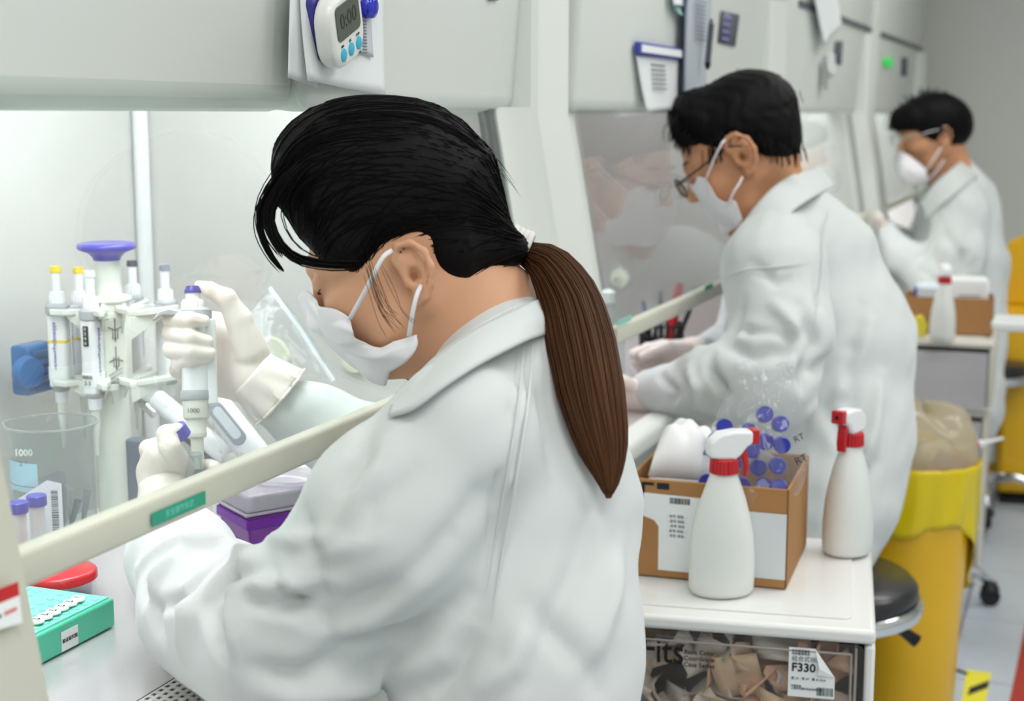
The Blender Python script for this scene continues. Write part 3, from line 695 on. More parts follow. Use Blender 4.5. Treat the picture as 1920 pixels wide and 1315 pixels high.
# hair
def hair_cap(root, H, vol, poly, m, name='hair', h=.003, noise=0.0, extra=None, tie=None, ncut=0, ears=True, thick=None):
    px, pz = [p[0] for p in poly], [p[1] for p in poly]
    poly2 = [(float(a), float(b)) for a, b in zip(px, pz)]
    def fn(P):
        q = (((P-H.O.astype(np.float32)) @ H.R.astype(np.float32))/H.s); d = None
        for v in vol:
            if v[0] == 'e': e = sd_ell(q, v[1], v[2], v[3] if len(v) > 3 else None)
            else: e = sd_cap(q, v[1], v[2], v[3], v[4])
            d = e if d is None else smin(d, e, .02)
        if noise:
            d = d + noise*(np.sin(q[:, 0]*210+3*np.sin(q[:, 2]*90))*np.sin(q[:, 1]*170+q[:, 2]*60)+.5*np.sin(q[:, 0]*420+q[:, 2]*300+q[:, 1]*380))
        d = smax(d, sd_poly(q[:, 0], q[:, 2], poly2), .006)
        return d*H.s
    V, Q = sdf_surface(fn, H.O-.2*H.s, H.O+.2*H.s, h); V = relax(V, Q, 1, .4)
    me = np_mesh(name, V, Q); L = H.loc(V)
    if tie is not None:     # strands run towards the tie: angle round the tie axis and distance along it
        t = H.loc(tie); D = L-t; r = np.linalg.norm(D, axis=1)+1e-6; ax = np.array([.93, 0, .37]); a2 = np.array([-.37, 0, .93])
        al = np.arctan2(D @ a2, np.abs(D @ ax)+.01); be = np.arctan2(D[:, 1], np.abs(D @ ax)+.02)
        set_flow(me, np.stack([al*55, be*55, r*6], 1))
    else:
        r = np.linalg.norm(L, axis=1); al = np.arctan2(L[:, 1], L[:, 0]+.03); set_flow(me, np.stack([al*40, L[:, 1]*260, L[:, 2]*30], 1))
    return link_mesh(name, me, m, root, world=True, sharp=0), fn
tieW = at(962, 463, 1.335)
PL = [HW.px(x, y, .068)[[0, 2]] for x, y in [(470, 120), (500, 375), (528, 408), (545, 440), (600, 488), (645, 506), (672, 530), (700, 556), (712, 540), (716, 510), (722, 486), (748, 472), (786, 474), (806, 496), (815, 522), (832, 528), (890, 528), (935, 520), (975, 500), (1010, 450), (1000, 100)]]
def e_px(H, px, py, y, r): c = H.px(px, py, y); return ('e', (c[0], y, c[2]), r)
cW = HW.px(735, 365, 0); fW = HW.px(655, 335, 0); bW = HW.px(850, 395, 0); tW = HW.px(958, 462, 0)
volW = [('e', (cW[0], 0, cW[2]), (.098, .084, .090)), ('e', (fW[0], 0, fW[2]), (.078, .078, .074)), ('c', (bW[0], 0, bW[2]), (tW[0]+.004, 0, tW[2]), .062, .013),
        ('e', (HW.px(668, 468, 0)[0], 0, HW.px(668, 468, 0)[2]), (.048, .0745, .042)), ('c', tuple(HW.px(860, 470, .02)), (tW[0], 0, tW[2]-.003), .040, .012)]
hairW, hfn = hair_cap(wom, HW, volW, PL, m_hair, tie=tieW, h=.0028)
def march(fn, O, D, off=.0008, tmax=.25):
    t = np.full(len(D), tmax)
    for _ in range(40):
        P = O+D*t[:, None]; t = t-np.maximum(fn(P.astype(np.float32)), -.02)*.8
    return O+D*(t+off)[:, None]
def strand_obj(name, strands, m, parent, rad, n=3, flowseed=0):
    q = M()
    for i, s in enumerate(strands): q.tube(s, [rad*.5]+[rad]*(len(s)-2)+[rad*.15], n, cap=False)
    V = np.array(q.v); me = bpy.data.meshes.new(name); me.from_pydata(q.v, [], q.f)
    rs = np.random.RandomState(flowseed); ids = np.concatenate([np.full(len(s)*n, rs.rand()*40) for s in strands]); set_flow(me, np.stack([ids, ids*.7, V[:, 2]*8], 1))
    o = link_mesh(name, me, m, parent, world=True, sharp=0); o['kind'] = 'stuff'; return o
# combed strands lying over the cap, running into the tie
rs = np.random.RandomState(3); strands = []
for i in range(420):
    y = rs.uniform(-.085, .085) if i % 3 else rs.uniform(.02, .085)
    u = rs.rand(); x0 = HW.px(*[(505+rs.uniform(-12, 30), 395), (600, 480), (690, 545), (640, 220)][rs.randint(4)], .03)
    st = np.array([x0[0]+rs.uniform(-.02, .02), y, x0[2]+rs.uniform(-.01, .03)]); tl = HW.loc(tieW)
    T = np.linspace(0, 1, 16)[:, None]; Cc = np.array([cW[0]-.005, 0, cW[2]-.02])
    mid = (st+tl)/2+np.array([.0, y*.6, .06+.05*rs.rand()])
    Ln = (1-T)**2*st+2*T*(1-T)*mid+T**2*tl; D = Ln-Cc; D /= np.linalg.norm(D, axis=1, keepdims=True)
    Wd = (HW.R @ D.T).T; P = march(hfn, HW.w(Cc), Wd, off=rs.uniform(-.0004, .0012), tmax=.19)
    keep = np.abs(hfn(P.astype(np.float32))) < .003
    if keep.sum() > 6:
        a = np.argmax(keep); b = len(keep)-np.argmax(keep[::-1]); strands.append(P[a:b])
so = strand_obj('combed_strands', strands, m_hair, wom, .0005); so.parent = hairW; so.location = so.location-hairW.location
# bangs and fly-aways hanging by the forehead
def bez(P, n=14):
    P = np.array(P, float); k = len(P); A = np.concatenate([[2*P[0]-P[1]], P, [2*P[-1]-P[-2]]]); out = []
    for u in np.linspace(0, k-1, n):
        i = min(int(u), k-2); t = u-i; p0, p1, p2, p3 = A[i:i+4]; out.append(.5*((2*p1)+(-p0+p2)*t+(2*p0-5*p1+4*p2-p3)*t*t+(-p0+3*p1-3*p2+p3)*t**3))
    return np.array(out)
def lock(ctrl, n, spread, taper=.35, seed=0, npt=14):
    rs = np.random.RandomState(seed); out = []
    P = np.array([at(*c) for c in ctrl])
    for i in range(n):
        o = rs.normal(size=3)*spread; k = np.linspace(1, taper, len(P))[:, None]; out.append(bez(P+o*k+rs.normal(size=P.shape)*spread*.12, npt))
    return out
L = []
L += lock([(600, 260, 1.28), (530, 320, 1.27), (492, 380, 1.27), (488, 430, 1.27), (505, 475, 1.27), (530, 508, 1.27)], 34, .0030, .25, 1)
L += lock([(590, 290, 1.26), (535, 345, 1.25), (508, 400, 1.25), (520, 450, 1.245), (560, 485, 1.24), (620, 497, 1.235), (668, 496, 1.24)], 46, .0032, .6, 2)
L += lock([(580, 300, 1.29), (520, 345, 1.29), (497, 390, 1.29), (505, 440, 1.29), (530, 480, 1.29)], 22, .003, .4, 3)
bo = strand_obj('loose_bangs', L, m_hair, wom, .00055); bo.parent = hairW; bo.location = bo.location-hairW.location
L = lock([(690, 500, 1.225), (703, 545, 1.222), (718, 585, 1.225), (738, 610, 1.23)], 16, .0045, 1.6, 4)
for i in range(60):
    a = rs.uniform(0, 1); x = 500+a*430; y = 190+abs(a-.5)**2*640+rs.uniform(-4, 4)
    L += lock([(x-15, y+26, 1.31), (x, y+4, 1.31), (x+25, y-6+rs.uniform(-6, 8), 1.31), (x+60, y+rs.uniform(-4, 22)+(a-.5)*60, 1.31)], 1, .002, 1, 50+i, 8)
fo = strand_obj('flyaway_hairs', L, m_hair, wom, .00022); fo.parent = hairW; fo.location = fo.location-hairW.location
# nape hairs below the tie
L = lock([(955, 492, 1.33), (930, 522, 1.30), (880, 535, 1.285), (835, 520, 1.275)], 40, .003, .9, 8)
no = strand_obj('nape_hairs', L, m_hair, wom, .0005); no.parent = hairW; no.location = no.location-hairW.location
# hair tie: twisted band
hx = at(985, 476, 1.335)-at(945, 455, 1.335); hx /= np.linalg.norm(hx); q = M()
for k in range(4):
    c = at(953+k*9.5, 460+k*4.2, 1.333); R = np.array(frame(hx)); pts = [c+R @ np.array([(.0178+.0006*math.sin(5*t+k))*math.cos(t), (.0165)*math.sin(t), .0007*math.sin(3*t+k*2)]) for t in np.linspace(0, 2*PI, 28, endpoint=False)]
    q.tube(pts, .0036, 8, closed=True)
q.build('hair_tie', mat('hair_tie_white', (226, 224, 218), .8, bump=(900, .4, .0005)), wom, world=True, sharp=0)
# ponytail: solid core plus strands
PT = [(960, 462, 1.333, 16), (990, 477, 1.33, 22), (1030, 500, 1.30, 40), (1066, 560, 1.27, 55), (1088, 640, 1.235, 62), (1108, 740, 1.20, 61), (1128, 830, 1.18, 48), (1139, 890, 1.172, 26), (1141, 935, 1.17, 5)]
cen = bez([at(*p[:3]) for p in PT], 40); rad = np.interp(np.linspace(0, 8, 40), range(9), [p[3]*p[2]/FOC for p in PT])
V = []; 
tang = np.gradient(cen, axis=0); tang /= np.linalg.norm(tang, axis=1, keepdims=True); view = CF
q = M(); nn = 40; fl = []
for i in range(40):
    s_ = np.cross(tang[i], view); s_ /= np.linalg.norm(s_); b_ = np.cross(s_, tang[i])
    for k in range(nn):
        a = 2*PI*k/nn; rr = rad[i]*(.90+.05*math.sin(a*7+1)+.04*math.sin(a*13+i*.05)); q.v.append(tuple(cen[i]+s_*math.cos(a)*rr+b_*math.sin(a)*rr*.62)); fl.append((a*16, a*4, i*.25))
for i in range(39):
    for k in range(nn): j = (k+1) % nn; q.f.append((i*nn+k, i*nn+j, (i+1)*nn+j, (i+1)*nn+k))
me = bpy.data.meshes.new('ponytail'); me.from_pydata(q.v, [], q.f); set_flow(me, fl); po = link_mesh('ponytail', me, m_hairb, wom, world=True, sharp=0)
S = []
for n_ in range(520):
    a = rs.uniform(0, 2*PI); rho = rs.uniform(.86, 1.06); end = rs.choice([40, 40, 39, 38, 36, 34]); w0 = rs.uniform(-.1, .1); P = []
    for i in range(0, end, 2):
        s_ = np.cross(tang[i], view); s_ /= np.linalg.norm(s_); b_ = np.cross(s_, tang[i]); aa = a+w0*math.sin(i*.12); r_ = rad[i]*rho
        P.append(cen[i]+s_*math.cos(aa)*r_+b_*math.sin(aa)*r_*.64)
    S.append(P)
for n_ in range(14):
    d = rs.uniform(-1, 1); P = [at(p[0]+d*p[3]*1.25+rs.uniform(-3, 3), p[1]-abs(d)*6, p[2]) for p in PT[1:8]]; S.append(bez(P, 16))
ps = strand_obj('ponytail_strands', S, m_hairb, wom, .00062, n=3, flowseed=4); ps.parent = po; ps.location = ps.location-po.location
# mask, collapsed below the cheek, with ear loops
mk = [[(655, 597, 1.262), (632, 579, 1.270), (606, 572, 1.292), (574, 545, 1.312), (560, 560, 1.345)],
      [(662, 622, 1.262), (635, 612, 1.268), (608, 605, 1.285), (582, 575, 1.308), (575, 592, 1.350)],
      [(668, 636, 1.270), (650, 640, 1.274), (630, 642, 1.288), (604, 618, 1.308), (600, 630, 1.350)],
      [(706, 648, 1.274), (684, 652, 1.276), (660, 654, 1.288), (634, 652, 1.308), (630, 660, 1.350)],
      [(742, 640, 1.262), (725, 662, 1.262), (704, 672, 1.272), (676, 674, 1.300), (665, 690, 1.350)],
      [(781, 628, 1.252), (782, 650, 1.252), (765, 676, 1.260), (733, 697, 1.292), (715, 712, 1.350)]]
def pleat(G):
    n = len(G)
    for i in range(n):
        v = i/(n-1); G[i] += -CF*(.0020*abs((v*5) % 1-.5)*2)
    return G
msk = sheet('face_mask', [[at(*p) for p in r] for r in mk], m_mask, wom, .0012, 44, 40, disp=pleat, out=HW.sd, gap=.005)
def strap(name, pts, parent, w=.0022, m=m_mask):
    P = bez([at(*p) for p in pts], 12); q = M(); q.tube(P, w, 6, flat=.45); o = q.build(name, m, parent, world=True, sharp=0)
    if parent is not None and parent.parent is not None: pass
    return o
strap('ear_loop', [(656, 598, 1.260), (688, 540, 1.236), (716, 486, 1.228), (735, 470, 1.235)], wom)
strap('ear_loop', [(767, 630, 1.250), (773, 590, 1.236), (781, 556, 1.232), (790, 535, 1.240)], wom)
# right glove: four fingers round the pipette, thumb on its button
DH = 1.55
FG = []
for (y0, y1, x1, r, yp) in [(598, 602, 386, 15.5, 596), (624, 641, 392, 16.5, 618), (655, 663, 397, 16.5, 648)]:
    FG.append(C_((440, yp+14, DH+.045, r+4), (380, yp+2, DH+.062, r+2), (326, y0, DH+.030, r+1.5), (322, y0+1, DH-.004, r), (355, (y0+y1)/2, DH-.028, r-.5), (x1-4, y1, DH-.020, r-3.5)))
FG.append(C_((432, 690, DH+.045, 17), (375, 690, DH+.06, 16), (334, 694, DH+.028, 15), (336, 684, DH-.004, 14.5), (356, 674, DH-.024, 14), (384, 672, DH-.018, 11.5)))
FG.append(C_((470, 660, DH+.02, 34), (448, 600, DH+.012, 25), (424, 560, DH+.004, 19), (392, 543, DH, 14.5), (373, 535, DH-.001, 9)))
palmR = [C_((420, 620, DH+.045, 28), (430, 690, DH+.045, 34), (475, 712, DH+.035, 40), (505, 738, DH+.03, 44)), C_((452, 632, DH+.03, 34), (480, 700, DH+.03, 42)), C_((345, 705, DH+.035, 16), (380, 720, DH+.05, 20), (440, 720, DH+.045, 30))]
gl_lines = [([(372, 590), (395, 590)], .002, -.0008), ([(408, 545), (420, 575)], .0012, -.0008), ([(460, 770), (500, 730), (540, 700)], .0022, .0018), ([(452, 758), (492, 722), (530, 690)], .0022, .0016), ([(470, 775), (515, 735), (545, 705)], .0020, -.0016), ([(440, 745), (480, 712)], .002, .0012), ([(500, 660), (520, 690)], .0025, -.001)]
glR = glove_mesh(wom, FG, .0018, palmR, lines=gl_lines)
q = M(); cc = [at(*p) for p in [(505, 738, 1.58), (528, 752, 1.585)]]
# flared cuff of the right glove over the sleeve
def cuff(name, a, b, ra, rb, parent, wav=.06, m=m_glove, n=40, L=10, fold=True):
    a = np.array(a); b = np.array(b); R = np.array(frame(b-a)); P = []; q = M(); ln = np.linalg.norm(b-a)
    for i in range(L+1):
        t = i/L
        for k in range(n):
            an = 2*PI*k/n; r = (ra+(rb-ra)*t)*(1+wav*t*math.sin(an*9+t*2)+wav*.5*t*math.sin(an*17+1)); P.append(a+(b-a)*t+R @ np.array([r*math.cos(an), r*math.sin(an), 0]))
    q.v = [tuple(p) for p in P]; q.f = [(i*n+k, i*n+(k+1) % n, (i+1)*n+(k+1) % n, (i+1)*n+k) for i in range(L) for k in range(n)]
    o = q.build(name, m, parent, world=True, solid=.0012, sharp=0)
    pts = [b+R @ np.array([rb*(1+wav*math.sin(an*9+2)+wav*.5*math.sin(an*17+1))*math.cos(an), rb*(1+wav*math.sin(an*9+2)+wav*.5*math.sin(an*17+1))*math.sin(an), 0]) for an in np.linspace(0, 2*PI, 60, endpoint=False)]
    M().tube(pts, .0018, 6, closed=True).build('cuff_bead', m, parent, world=True, sharp=0)
    return o
cuff('glove_cuff', at(470, 700, 1.578), at(524, 746, 1.585), 50*1.58/FOC, 64*1.58/FOC, wom, .07)
# left glove holding the tube
DL = 1.50
FL = [C_((345, 880, DL+.035, 22), (318, 838, DL-.012, 20), (312, 815, DL-.008, 17.5), (333, 806, DL-.004, 13.5)),       # thumb over the cap
      C_((300, 890, DL+.05, 22), (282, 862, DL+.05, 18), (279, 842, DL+.035, 17), (300, 832, DL+.028, 15)),          # index finger behind
      C_((320, 900, DL+.06, 20), (345, 880, DL+.066, 16), (392, 876, DL+.05, 14), (402, 876, DL+.020, 12.5)),
      C_((320, 915, DL+.06, 20), (350, 905, DL+.064, 16), (392, 904, DL+.045, 13.5), (400, 904, DL+.018, 12)),
      C_((320, 932, DL+.055, 18), (350, 930, DL+.06, 15), (388, 930, DL+.04, 13), (394, 930, DL+.016, 11.5))]
palmL = [C_((312, 862, DL+.02, 34), (308, 900, DL+.03, 40), (306, 940, DL+.02, 42), (312, 985, DL, 44)), C_((300, 850, DL+.01, 22), (285, 880, DL+.03, 26))]
glL = glove_mesh(wom, FL, .0025, palmL, lines=[([(285, 830), (318, 832)], .0015, -.0007), ([(280, 838), (312, 842)], .0015, -.0007), ([(300, 822), (322, 826)], .0012, -.0006)])
cuff('glove_cuff', at(304, 905, 1.52), at(318, 985, 1.50), 42*1.52/FOC, 60*1.5/FOC, wom, .02)
t = text('inked_mark', '乙', .012, place(*at(284, 868, 1.482), CR, CU), mat('red_ink', (225, 70, 60), .6), wom)

# ---------------------------------------------------------------- the man with glasses
DS = 1.14
man = empty('person', (-.47, 2.67, 0), 'black-haired man with glasses, in lab coat and mask, at the second cabinet', 'person')
HM = Head(at(1390, 296, 2.30), PI+math.radians(15), math.radians(33), math.radians(4), 1.05, ear=1.22)
mt = C_((1475, 400, 2.34, 62), (1535, 490, 2.34, 104), (1562, 640, 2.34, 146), (1558, 820, 2.31, 148), (1540, 930, 2.28, 138), (1520, 1000, 2.27, 128))
mn = C_((1452, 520, 2.17, 98), (1468, 630, 2.13, 90), (1435, 725, 2.10, 80)); mf = C_((1435, 725, 2.10, 80), (1330, 722, 2.15, 64), (1222, 735, 2.22, 43))
mfar = C_((1450, 500, 2.55, 90), (1420, 620, 2.56, 70), (1370, 665, 2.50, 55), (1300, 668, 2.46, 36))
ms = C_((1450, 480, 2.2, 80), (1490, 430, 2.34, 72), (1460, 470, 2.5, 75))
ml = [([(1345, 600), (1400, 612), (1477, 628)], .012, -.005, 1), ([(1308, 640), (1325, 625), (1350, 622)], .010, .004), ([(1515, 600), (1500, 660), (1515, 730)], .012, -.006, 1), ([(1520, 780), (1580, 720), (1640, 600)], .018, .005), ([(1350, 640), (1400, 665), (1470, 650), (1510, 620)], .016, -.007, 1), ([(1330, 655), (1320, 690), (1340, 730)], .012, -.006, 1), ([(1500, 560), (1530, 640), (1510, 720)], .014, -.008, 1),
      ([(1440, 560), (1480, 600), (1500, 660)], .012, .005), ([(1400, 500), (1450, 520), (1500, 510)], .012, -.003), ([(1230, 700), (1260, 740), (1250, 770)], .010, -.006, 1), ([(1280, 690), (1300, 730), (1290, 775)], .010, .006),
      ([(1330, 700), (1350, 740), (1340, 780)], .010, -.006), ([(1620, 560), (1590, 680), (1600, 800)], .018, -.005, 1), ([(1660, 700), (1640, 800), (1600, 900)], .016, .006), ([(1540, 760), (1590, 840), (1560, 960)], .018, -.007, 1),
      ([(1650, 860), (1600, 930), (1560, 1000)], .014, -.005), ([(1380, 560), (1370, 620), (1350, 640)], .010, -.004), ([(1480, 700), (1540, 690), (1600, 640)], .016, -.005), ([(1535, 470), (1545, 560), (1535, 640)], .006, -.003)]
coatM = coat_mesh(man, [mt, mn, mf, mfar, ms], .05, ml, h=.0065, amp=.002, seed=5, fs=3.2)
for pl_ in ([(1555, 385), (1545, 440), (1540, 520), (1525, 620)], [(1350, 520), (1400, 505), (1470, 500), (1530, 490)]): seam(man, coatM, pl_, m_coat, .0016)
hipM = [(np.array([-.47, 2.60, .60]), .085), (np.array([-.47, 2.74, .60]), .085)]
def legs(x, y, dy=.10, kx=-.32, zh=.53, fx=-.36): return [[(np.array([x, y+k*dy, zh+.03]), .075), (np.array([x+kx*.6, y+k*dy*1.2, zh-.03]), .072), (np.array([x+kx*.62, y+k*dy*1.2, .34]), .055), (np.array([x+kx*.55, y+k*dy*1.2, .065]), .04), (np.array([x+kx*.8, y+k*dy*1.2, .045]), .038)] for k in (-1, 1)]
chM = {'neck': (at(1452, 395, 2.335), .064), 'spine': [(p, r-.03) for p, r in mt], 'limbs': [inset([mn], .03)[0], inset([mf], .02)[0], inset([mfar], .02)[0], hipM]+legs(-.50, 2.67, .085)}
make_body(man, HM, chM, m_skin2, h=.0042)
eyes(man, HM)
ribbon('collar', [(1545, 322, 2.44), (1535, 318, 2.36), (1492, 326, 2.27), (1450, 352, 2.225), (1415, 390, 2.21), (1392, 425, 2.22), (1376, 462, 2.24)],
       [(1560, 346, 2.46), (1562, 350, 2.37), (1528, 368, 2.245), (1484, 398, 2.185), (1446, 440, 2.16), (1415, 480, 2.16), (1385, 512, 2.19)], m_coat, man, .004)
def P2(H, yl, pts): return [H.px(x, y, yl)[[0, 2]] for x, y in pts]
def shorthair(root, H, name, poly, vols, noise, h, tufts, seed, m=m_hair, rad=.0007):
    vol = []
    for v in vols: c = H.px(v[0], v[1], 0); vol.append(('e', (c[0], 0, c[2]), v[2]))
    o, fn = hair_cap(root, H, vol, P2(H, .068, poly), m, h=h, noise=noise)
    L = []
    for i, c in enumerate(tufts): L += lock(c[0], c[1], c[2], c[3], seed+i, 8)
    if L:
        t = strand_obj('hair_tufts', L, m, root, rad); t.parent = o; t.location = t.location-o.location
    return o
import random as rnd
tf = []
rnd.seed(4)
for i in range(46):
    a = i/45; x = 1290+a*190; y = 218-68*math.sin(min(a*1.15+.05, 1)*PI*.62)**1.0 + (a > .75)*(a-.75)*120
    tf.append(([(x+14, y+20, 2.30+rnd.uniform(-.06, .06)), (x+6, y+6, 2.30), (x-4+rnd.uniform(-6, 8), y-3+rnd.uniform(-4, 2), 2.30)], 7, .006, 1.3))
tf.append(([(1395, 168, 2.3), (1392, 148, 2.3), (1384, 132, 2.3)], 16, .004, 1.2)); tf.append(([(1400, 166, 2.3), (1404, 150, 2.3), (1416, 142, 2.3)], 10, .004, 1.2))
for (x, y) in [(1345, 285), (1338, 296), (1425, 282), (1445, 292), (1465, 300), (1485, 300), (1500, 290)]: tf.append(([(x, y-22, 2.225), (x+2, y-8, 2.22), (x+4, y+7, 2.222)], 14, .006, 1.2))
for (x, y) in [(1270, 262), (1278, 270), (1262, 255), (1290, 276)]: tf.append(([(x+12, y-26, 2.26), (x, y-8, 2.25), (x-2, y+14, 2.25)], 14, .006, .9))
shorthair(man, HM, 'hair', [(1200, 60), (1225, 270), (1258, 292), (1284, 292), (1300, 284), (1325, 284), (1332, 300), (1346, 304), (1352, 268), (1372, 246), (1398, 256), (1406, 278), (1440, 302), (1480, 314), (1512, 318), (1560, 300), (1560, 60)],
          [(1388, 230, (.103, .083, .083)), (1308, 226, (.050, .068, .054)), (1440, 256, (.055, .070, .060))], .0012, .0045, tf, 30, rad=.0009)
mk2 = [[(1324, 338, 2.24), (1316, 332, 2.27), (1307, 333, 2.30), (1305, 340, 2.36)], [(1334, 356, 2.235), (1322, 358, 2.27), (1312, 356, 2.30), (1310, 362, 2.36)], [(1346, 374, 2.23), (1332, 384, 2.26), (1320, 380, 2.30), (1316, 388, 2.36)],
       [(1362, 380, 2.225), (1348, 400, 2.25), (1331, 399, 2.30), (1328, 405, 2.36)], [(1378, 378, 2.22), (1368, 408, 2.24), (1350, 418, 2.29), (1345, 420, 2.36)], [(1391, 413, 2.22), (1383, 425, 2.24), (1373, 431, 2.28), (1365, 435, 2.36)]]
sheet('face_mask', [[at(*p) for p in r] for r in mk2], m_mask, man, .0015, 36, 36, disp=pleat, out=HM.sd, gap=.008)
strap('ear_loop', [(1324, 336, 2.235), (1338, 300, 2.215), (1352, 272, 2.205), (1360, 262, 2.21)], man); strap('ear_loop', [(1366, 382, 2.22), (1376, 360, 2.21), (1386, 345, 2.21), (1392, 332, 2.215)], man)
def glasses(root, H, pxarm, m, r=.0016):
    g = M()
    for y in (-1, 1):
        pts = [H.w((.112+.004*math.cos(a), y*.034+.024*math.cos(a)*1.0, .010+.017*math.sin(a))) for a in np.linspace(0, 2*PI, 20, endpoint=False)]; g.tube(pts, r, 6, closed=True)
        g.tube([H.w((.113, y*.060, .018)), H.w((.07, y*.076, .020)), H.w((.01, y*.080, .026)), H.w((-.012, y*.083, .012))], r*1.15, 6)
    g.tube([H.w((.113, -.011, .016)), H.w((.117, 0, .020)), H.w((.113, .011, .016))], r, 6)
    f = g.build('glasses_frame', m, root, world=True, sharp=0)
    for y in (-1, 1):
        q = M(); q.add([tuple(H.w((.112+.004*math.cos(a), y*.034+.024*math.cos(a), .010+.017*math.sin(a)))) for a in np.linspace(0, 2*PI, 20, endpoint=False)], [tuple(range(20))])
        l = q.build('lens', glassmat('spectacle_lens', (250, 252, 250)), root, world=True, solid=.0012, smooth=False); l.parent = f; l.location = l.location-f.location
glasses(man, HM, None, m_blk)
def hand(root, wr, knk, tips, thumb, r, k=.003, h=.0026, m=m_glove):
    """palm between wrist and knuckles, four bent fingers and a thumb"""
    pc = [[wr, (p, rr)] for p, rr in knk]; ch = []
    for (p, rr), t in zip(knk, tips): ch.append([(p, rr)]+t)
    return glove_mesh(root, ch+[thumb], k, pc, h=h, palm_k=.012, m=m)
S2 = lambda *a: sph(*a)
hand(man, S2(1300, 664, 2.45, 27), [S2(1242, 652, 2.44, 15), S2(1244, 662, 2.455, 15), S2(1246, 672, 2.465, 14), S2(1250, 680, 2.47, 12)],
     [[S2(1215, 654, 2.43, 11), S2(1188, 664, 2.42, 9.5)], [S2(1214, 668, 2.44, 11), S2(1192, 682, 2.43, 9)], [S2(1218, 680, 2.45, 10), S2(1200, 694, 2.44, 8.5)], [S2(1224, 688, 2.46, 9), S2(1208, 700, 2.45, 7.5)]],
     [S2(1285, 655, 2.43, 16), S2(1252, 650, 2.41, 12), S2(1222, 660, 2.40, 10), S2(1204, 668, 2.40, 8)], 1)
hand(man, S2(1215, 742, 2.22, 30), [S2(1172, 730, 2.22, 15), S2(1168, 744, 2.225, 15), S2(1168, 758, 2.23, 14), S2(1172, 770, 2.235, 12)],
     [[S2(1150, 722, 2.23, 11), S2(1130, 718, 2.24, 9)], [S2(1146, 742, 2.235, 11), S2(1128, 742, 2.245, 9)], [S2(1148, 760, 2.24, 10.5), S2(1130, 764, 2.25, 9)], [S2(1154, 774, 2.245, 9), S2(1140, 782, 2.25, 8)]],
     [S2(1195, 728, 2.21, 14), S2(1170, 716, 2.20, 12), S2(1150, 708, 2.21, 9)], 1)
# ---------------------------------------------------------------- the man farthest away
DS = 1.14
far = empty('person', (-.42, 4.76, 0), 'farthest lab worker, a man in white coat and mask near the grey wall', 'person')
HF = Head(at(1750, 257, 4.12), PI+math.radians(27), math.radians(10), 0, 1.09)
ft = C_((1792, 335, 4.18, 36), (1802, 395, 4.18, 70), (1797, 500, 4.16, 88), (1790, 620, 4.14, 92), (1780, 760, 4.10, 98))
fn_ = C_((1800, 405, 4.02, 55), (1795, 480, 3.98, 50), (1765, 545, 3.97, 42)); ff = C_((1765, 545, 3.97, 42), (1700, 490, 4.05, 34), (1662, 435, 4.12, 24))
ffa = C_((1770, 410, 4.34, 52), (1720, 480, 4.36, 40), (1680, 460, 4.32, 30), (1650, 425, 4.28, 22)); fs_ = C_((1790, 375, 4.06, 42), (1795, 360, 4.18, 42), (1770, 380, 4.3, 42))
flw = [([(1700, 500), (1720, 470), (1740, 440)], .014, -.006, 1), ([(1740, 560), (1790, 520), (1830, 500)], .016, -.006, 1), ([(1760, 440), (1790, 480), (1800, 540)], .02, -.008, 1), ([(1720, 500), (1750, 520), (1780, 560)], .015, -.007, 1), ([(1850, 440), (1840, 520), (1830, 600)], .02, .006), ([(1820, 420), (1800, 500)], .016, -.006)]
coat_mesh(far, [ft, fn_, ff, ffa, fs_], .06, flw, h=.010, amp=.003, seed=9, fs=2.8)
chF = {'neck': (at(1783, 330, 4.165), .062), 'spine': [(p, r-.035) for p, r in ft], 'limbs': [inset([fn_], .03)[0], inset([ff], .025)[0], inset([ffa], .025)[0], [(np.array([-.43, 4.70, .60]), .09), (np.array([-.43, 4.82, .60]), .09)]]+legs(-.45, 4.76, .085)}
make_body(far, HF, chF, m_skin2, h=.006); eyes(far, HF)
ribbon('collar', [(1820, 300, 4.24), (1812, 298, 4.16), (1790, 312, 4.05), (1765, 335, 4.02), (1745, 355, 4.03), (1728, 380, 4.06)], [(1840, 325, 4.24), (1838, 328, 4.14), (1812, 345, 3.98), (1785, 368, 3.95), (1760, 390, 3.97), (1738, 410, 4.02)], m_coat, far, .004)
tf3 = []
for i in range(26):
    a = i/25; x = 1685+a*120; y = 215-42*math.sin((a*.9+.05)*PI); tf3.append(([(x+6, y+14, 4.12+rnd.uniform(-.06, .06)), (x+2, y+3, 4.12), (x+rnd.uniform(-5, 6), y-3, 4.12)], 6, .008, 1.2))
for (x, y) in [(1672, 240), (1682, 244), (1694, 242)]: tf3.append(([(x+10, y-22, 4.04), (x+2, y-8, 4.03), (x-2, y+6, 4.03)], 12, .008, 1))
shorthair(far, HF, 'hair', [(1620, 60), (1645, 246), (1668, 252), (1690, 248), (1724, 246), (1734, 262), (1742, 280), (1752, 272), (1764, 256), (1780, 262), (1790, 284), (1806, 296), (1840, 300), (1860, 60)],
          [(1748, 226, (.102, .084, .082)), (1768, 236, (.088, .080, .080)), (1700, 225, (.048, .064, .045))], .0015, .0065, tf3, 90, rad=.0014)
mk3 = [[(1737, 318, 4.05), (1715, 300, 4.05), (1694, 286, 4.08), (1682, 288, 4.16), (1684, 292, 4.22)], [(1738, 330, 4.05), (1712, 318, 4.03), (1688, 308, 4.05), (1680, 306, 4.16), (1682, 308, 4.22)], [(1737, 340, 4.06), (1714, 334, 4.04), (1692, 330, 4.06), (1686, 326, 4.16), (1688, 330, 4.22)], [(1734, 346, 4.08), (1718, 346, 4.06), (1703, 344, 4.09), (1697, 342, 4.16), (1700, 345, 4.22)]]
sheet('face_mask', [[at(*p) for p in r] for r in mk3], m_mask, far, .002, 16, 20, out=HF.sd, gap=.006)
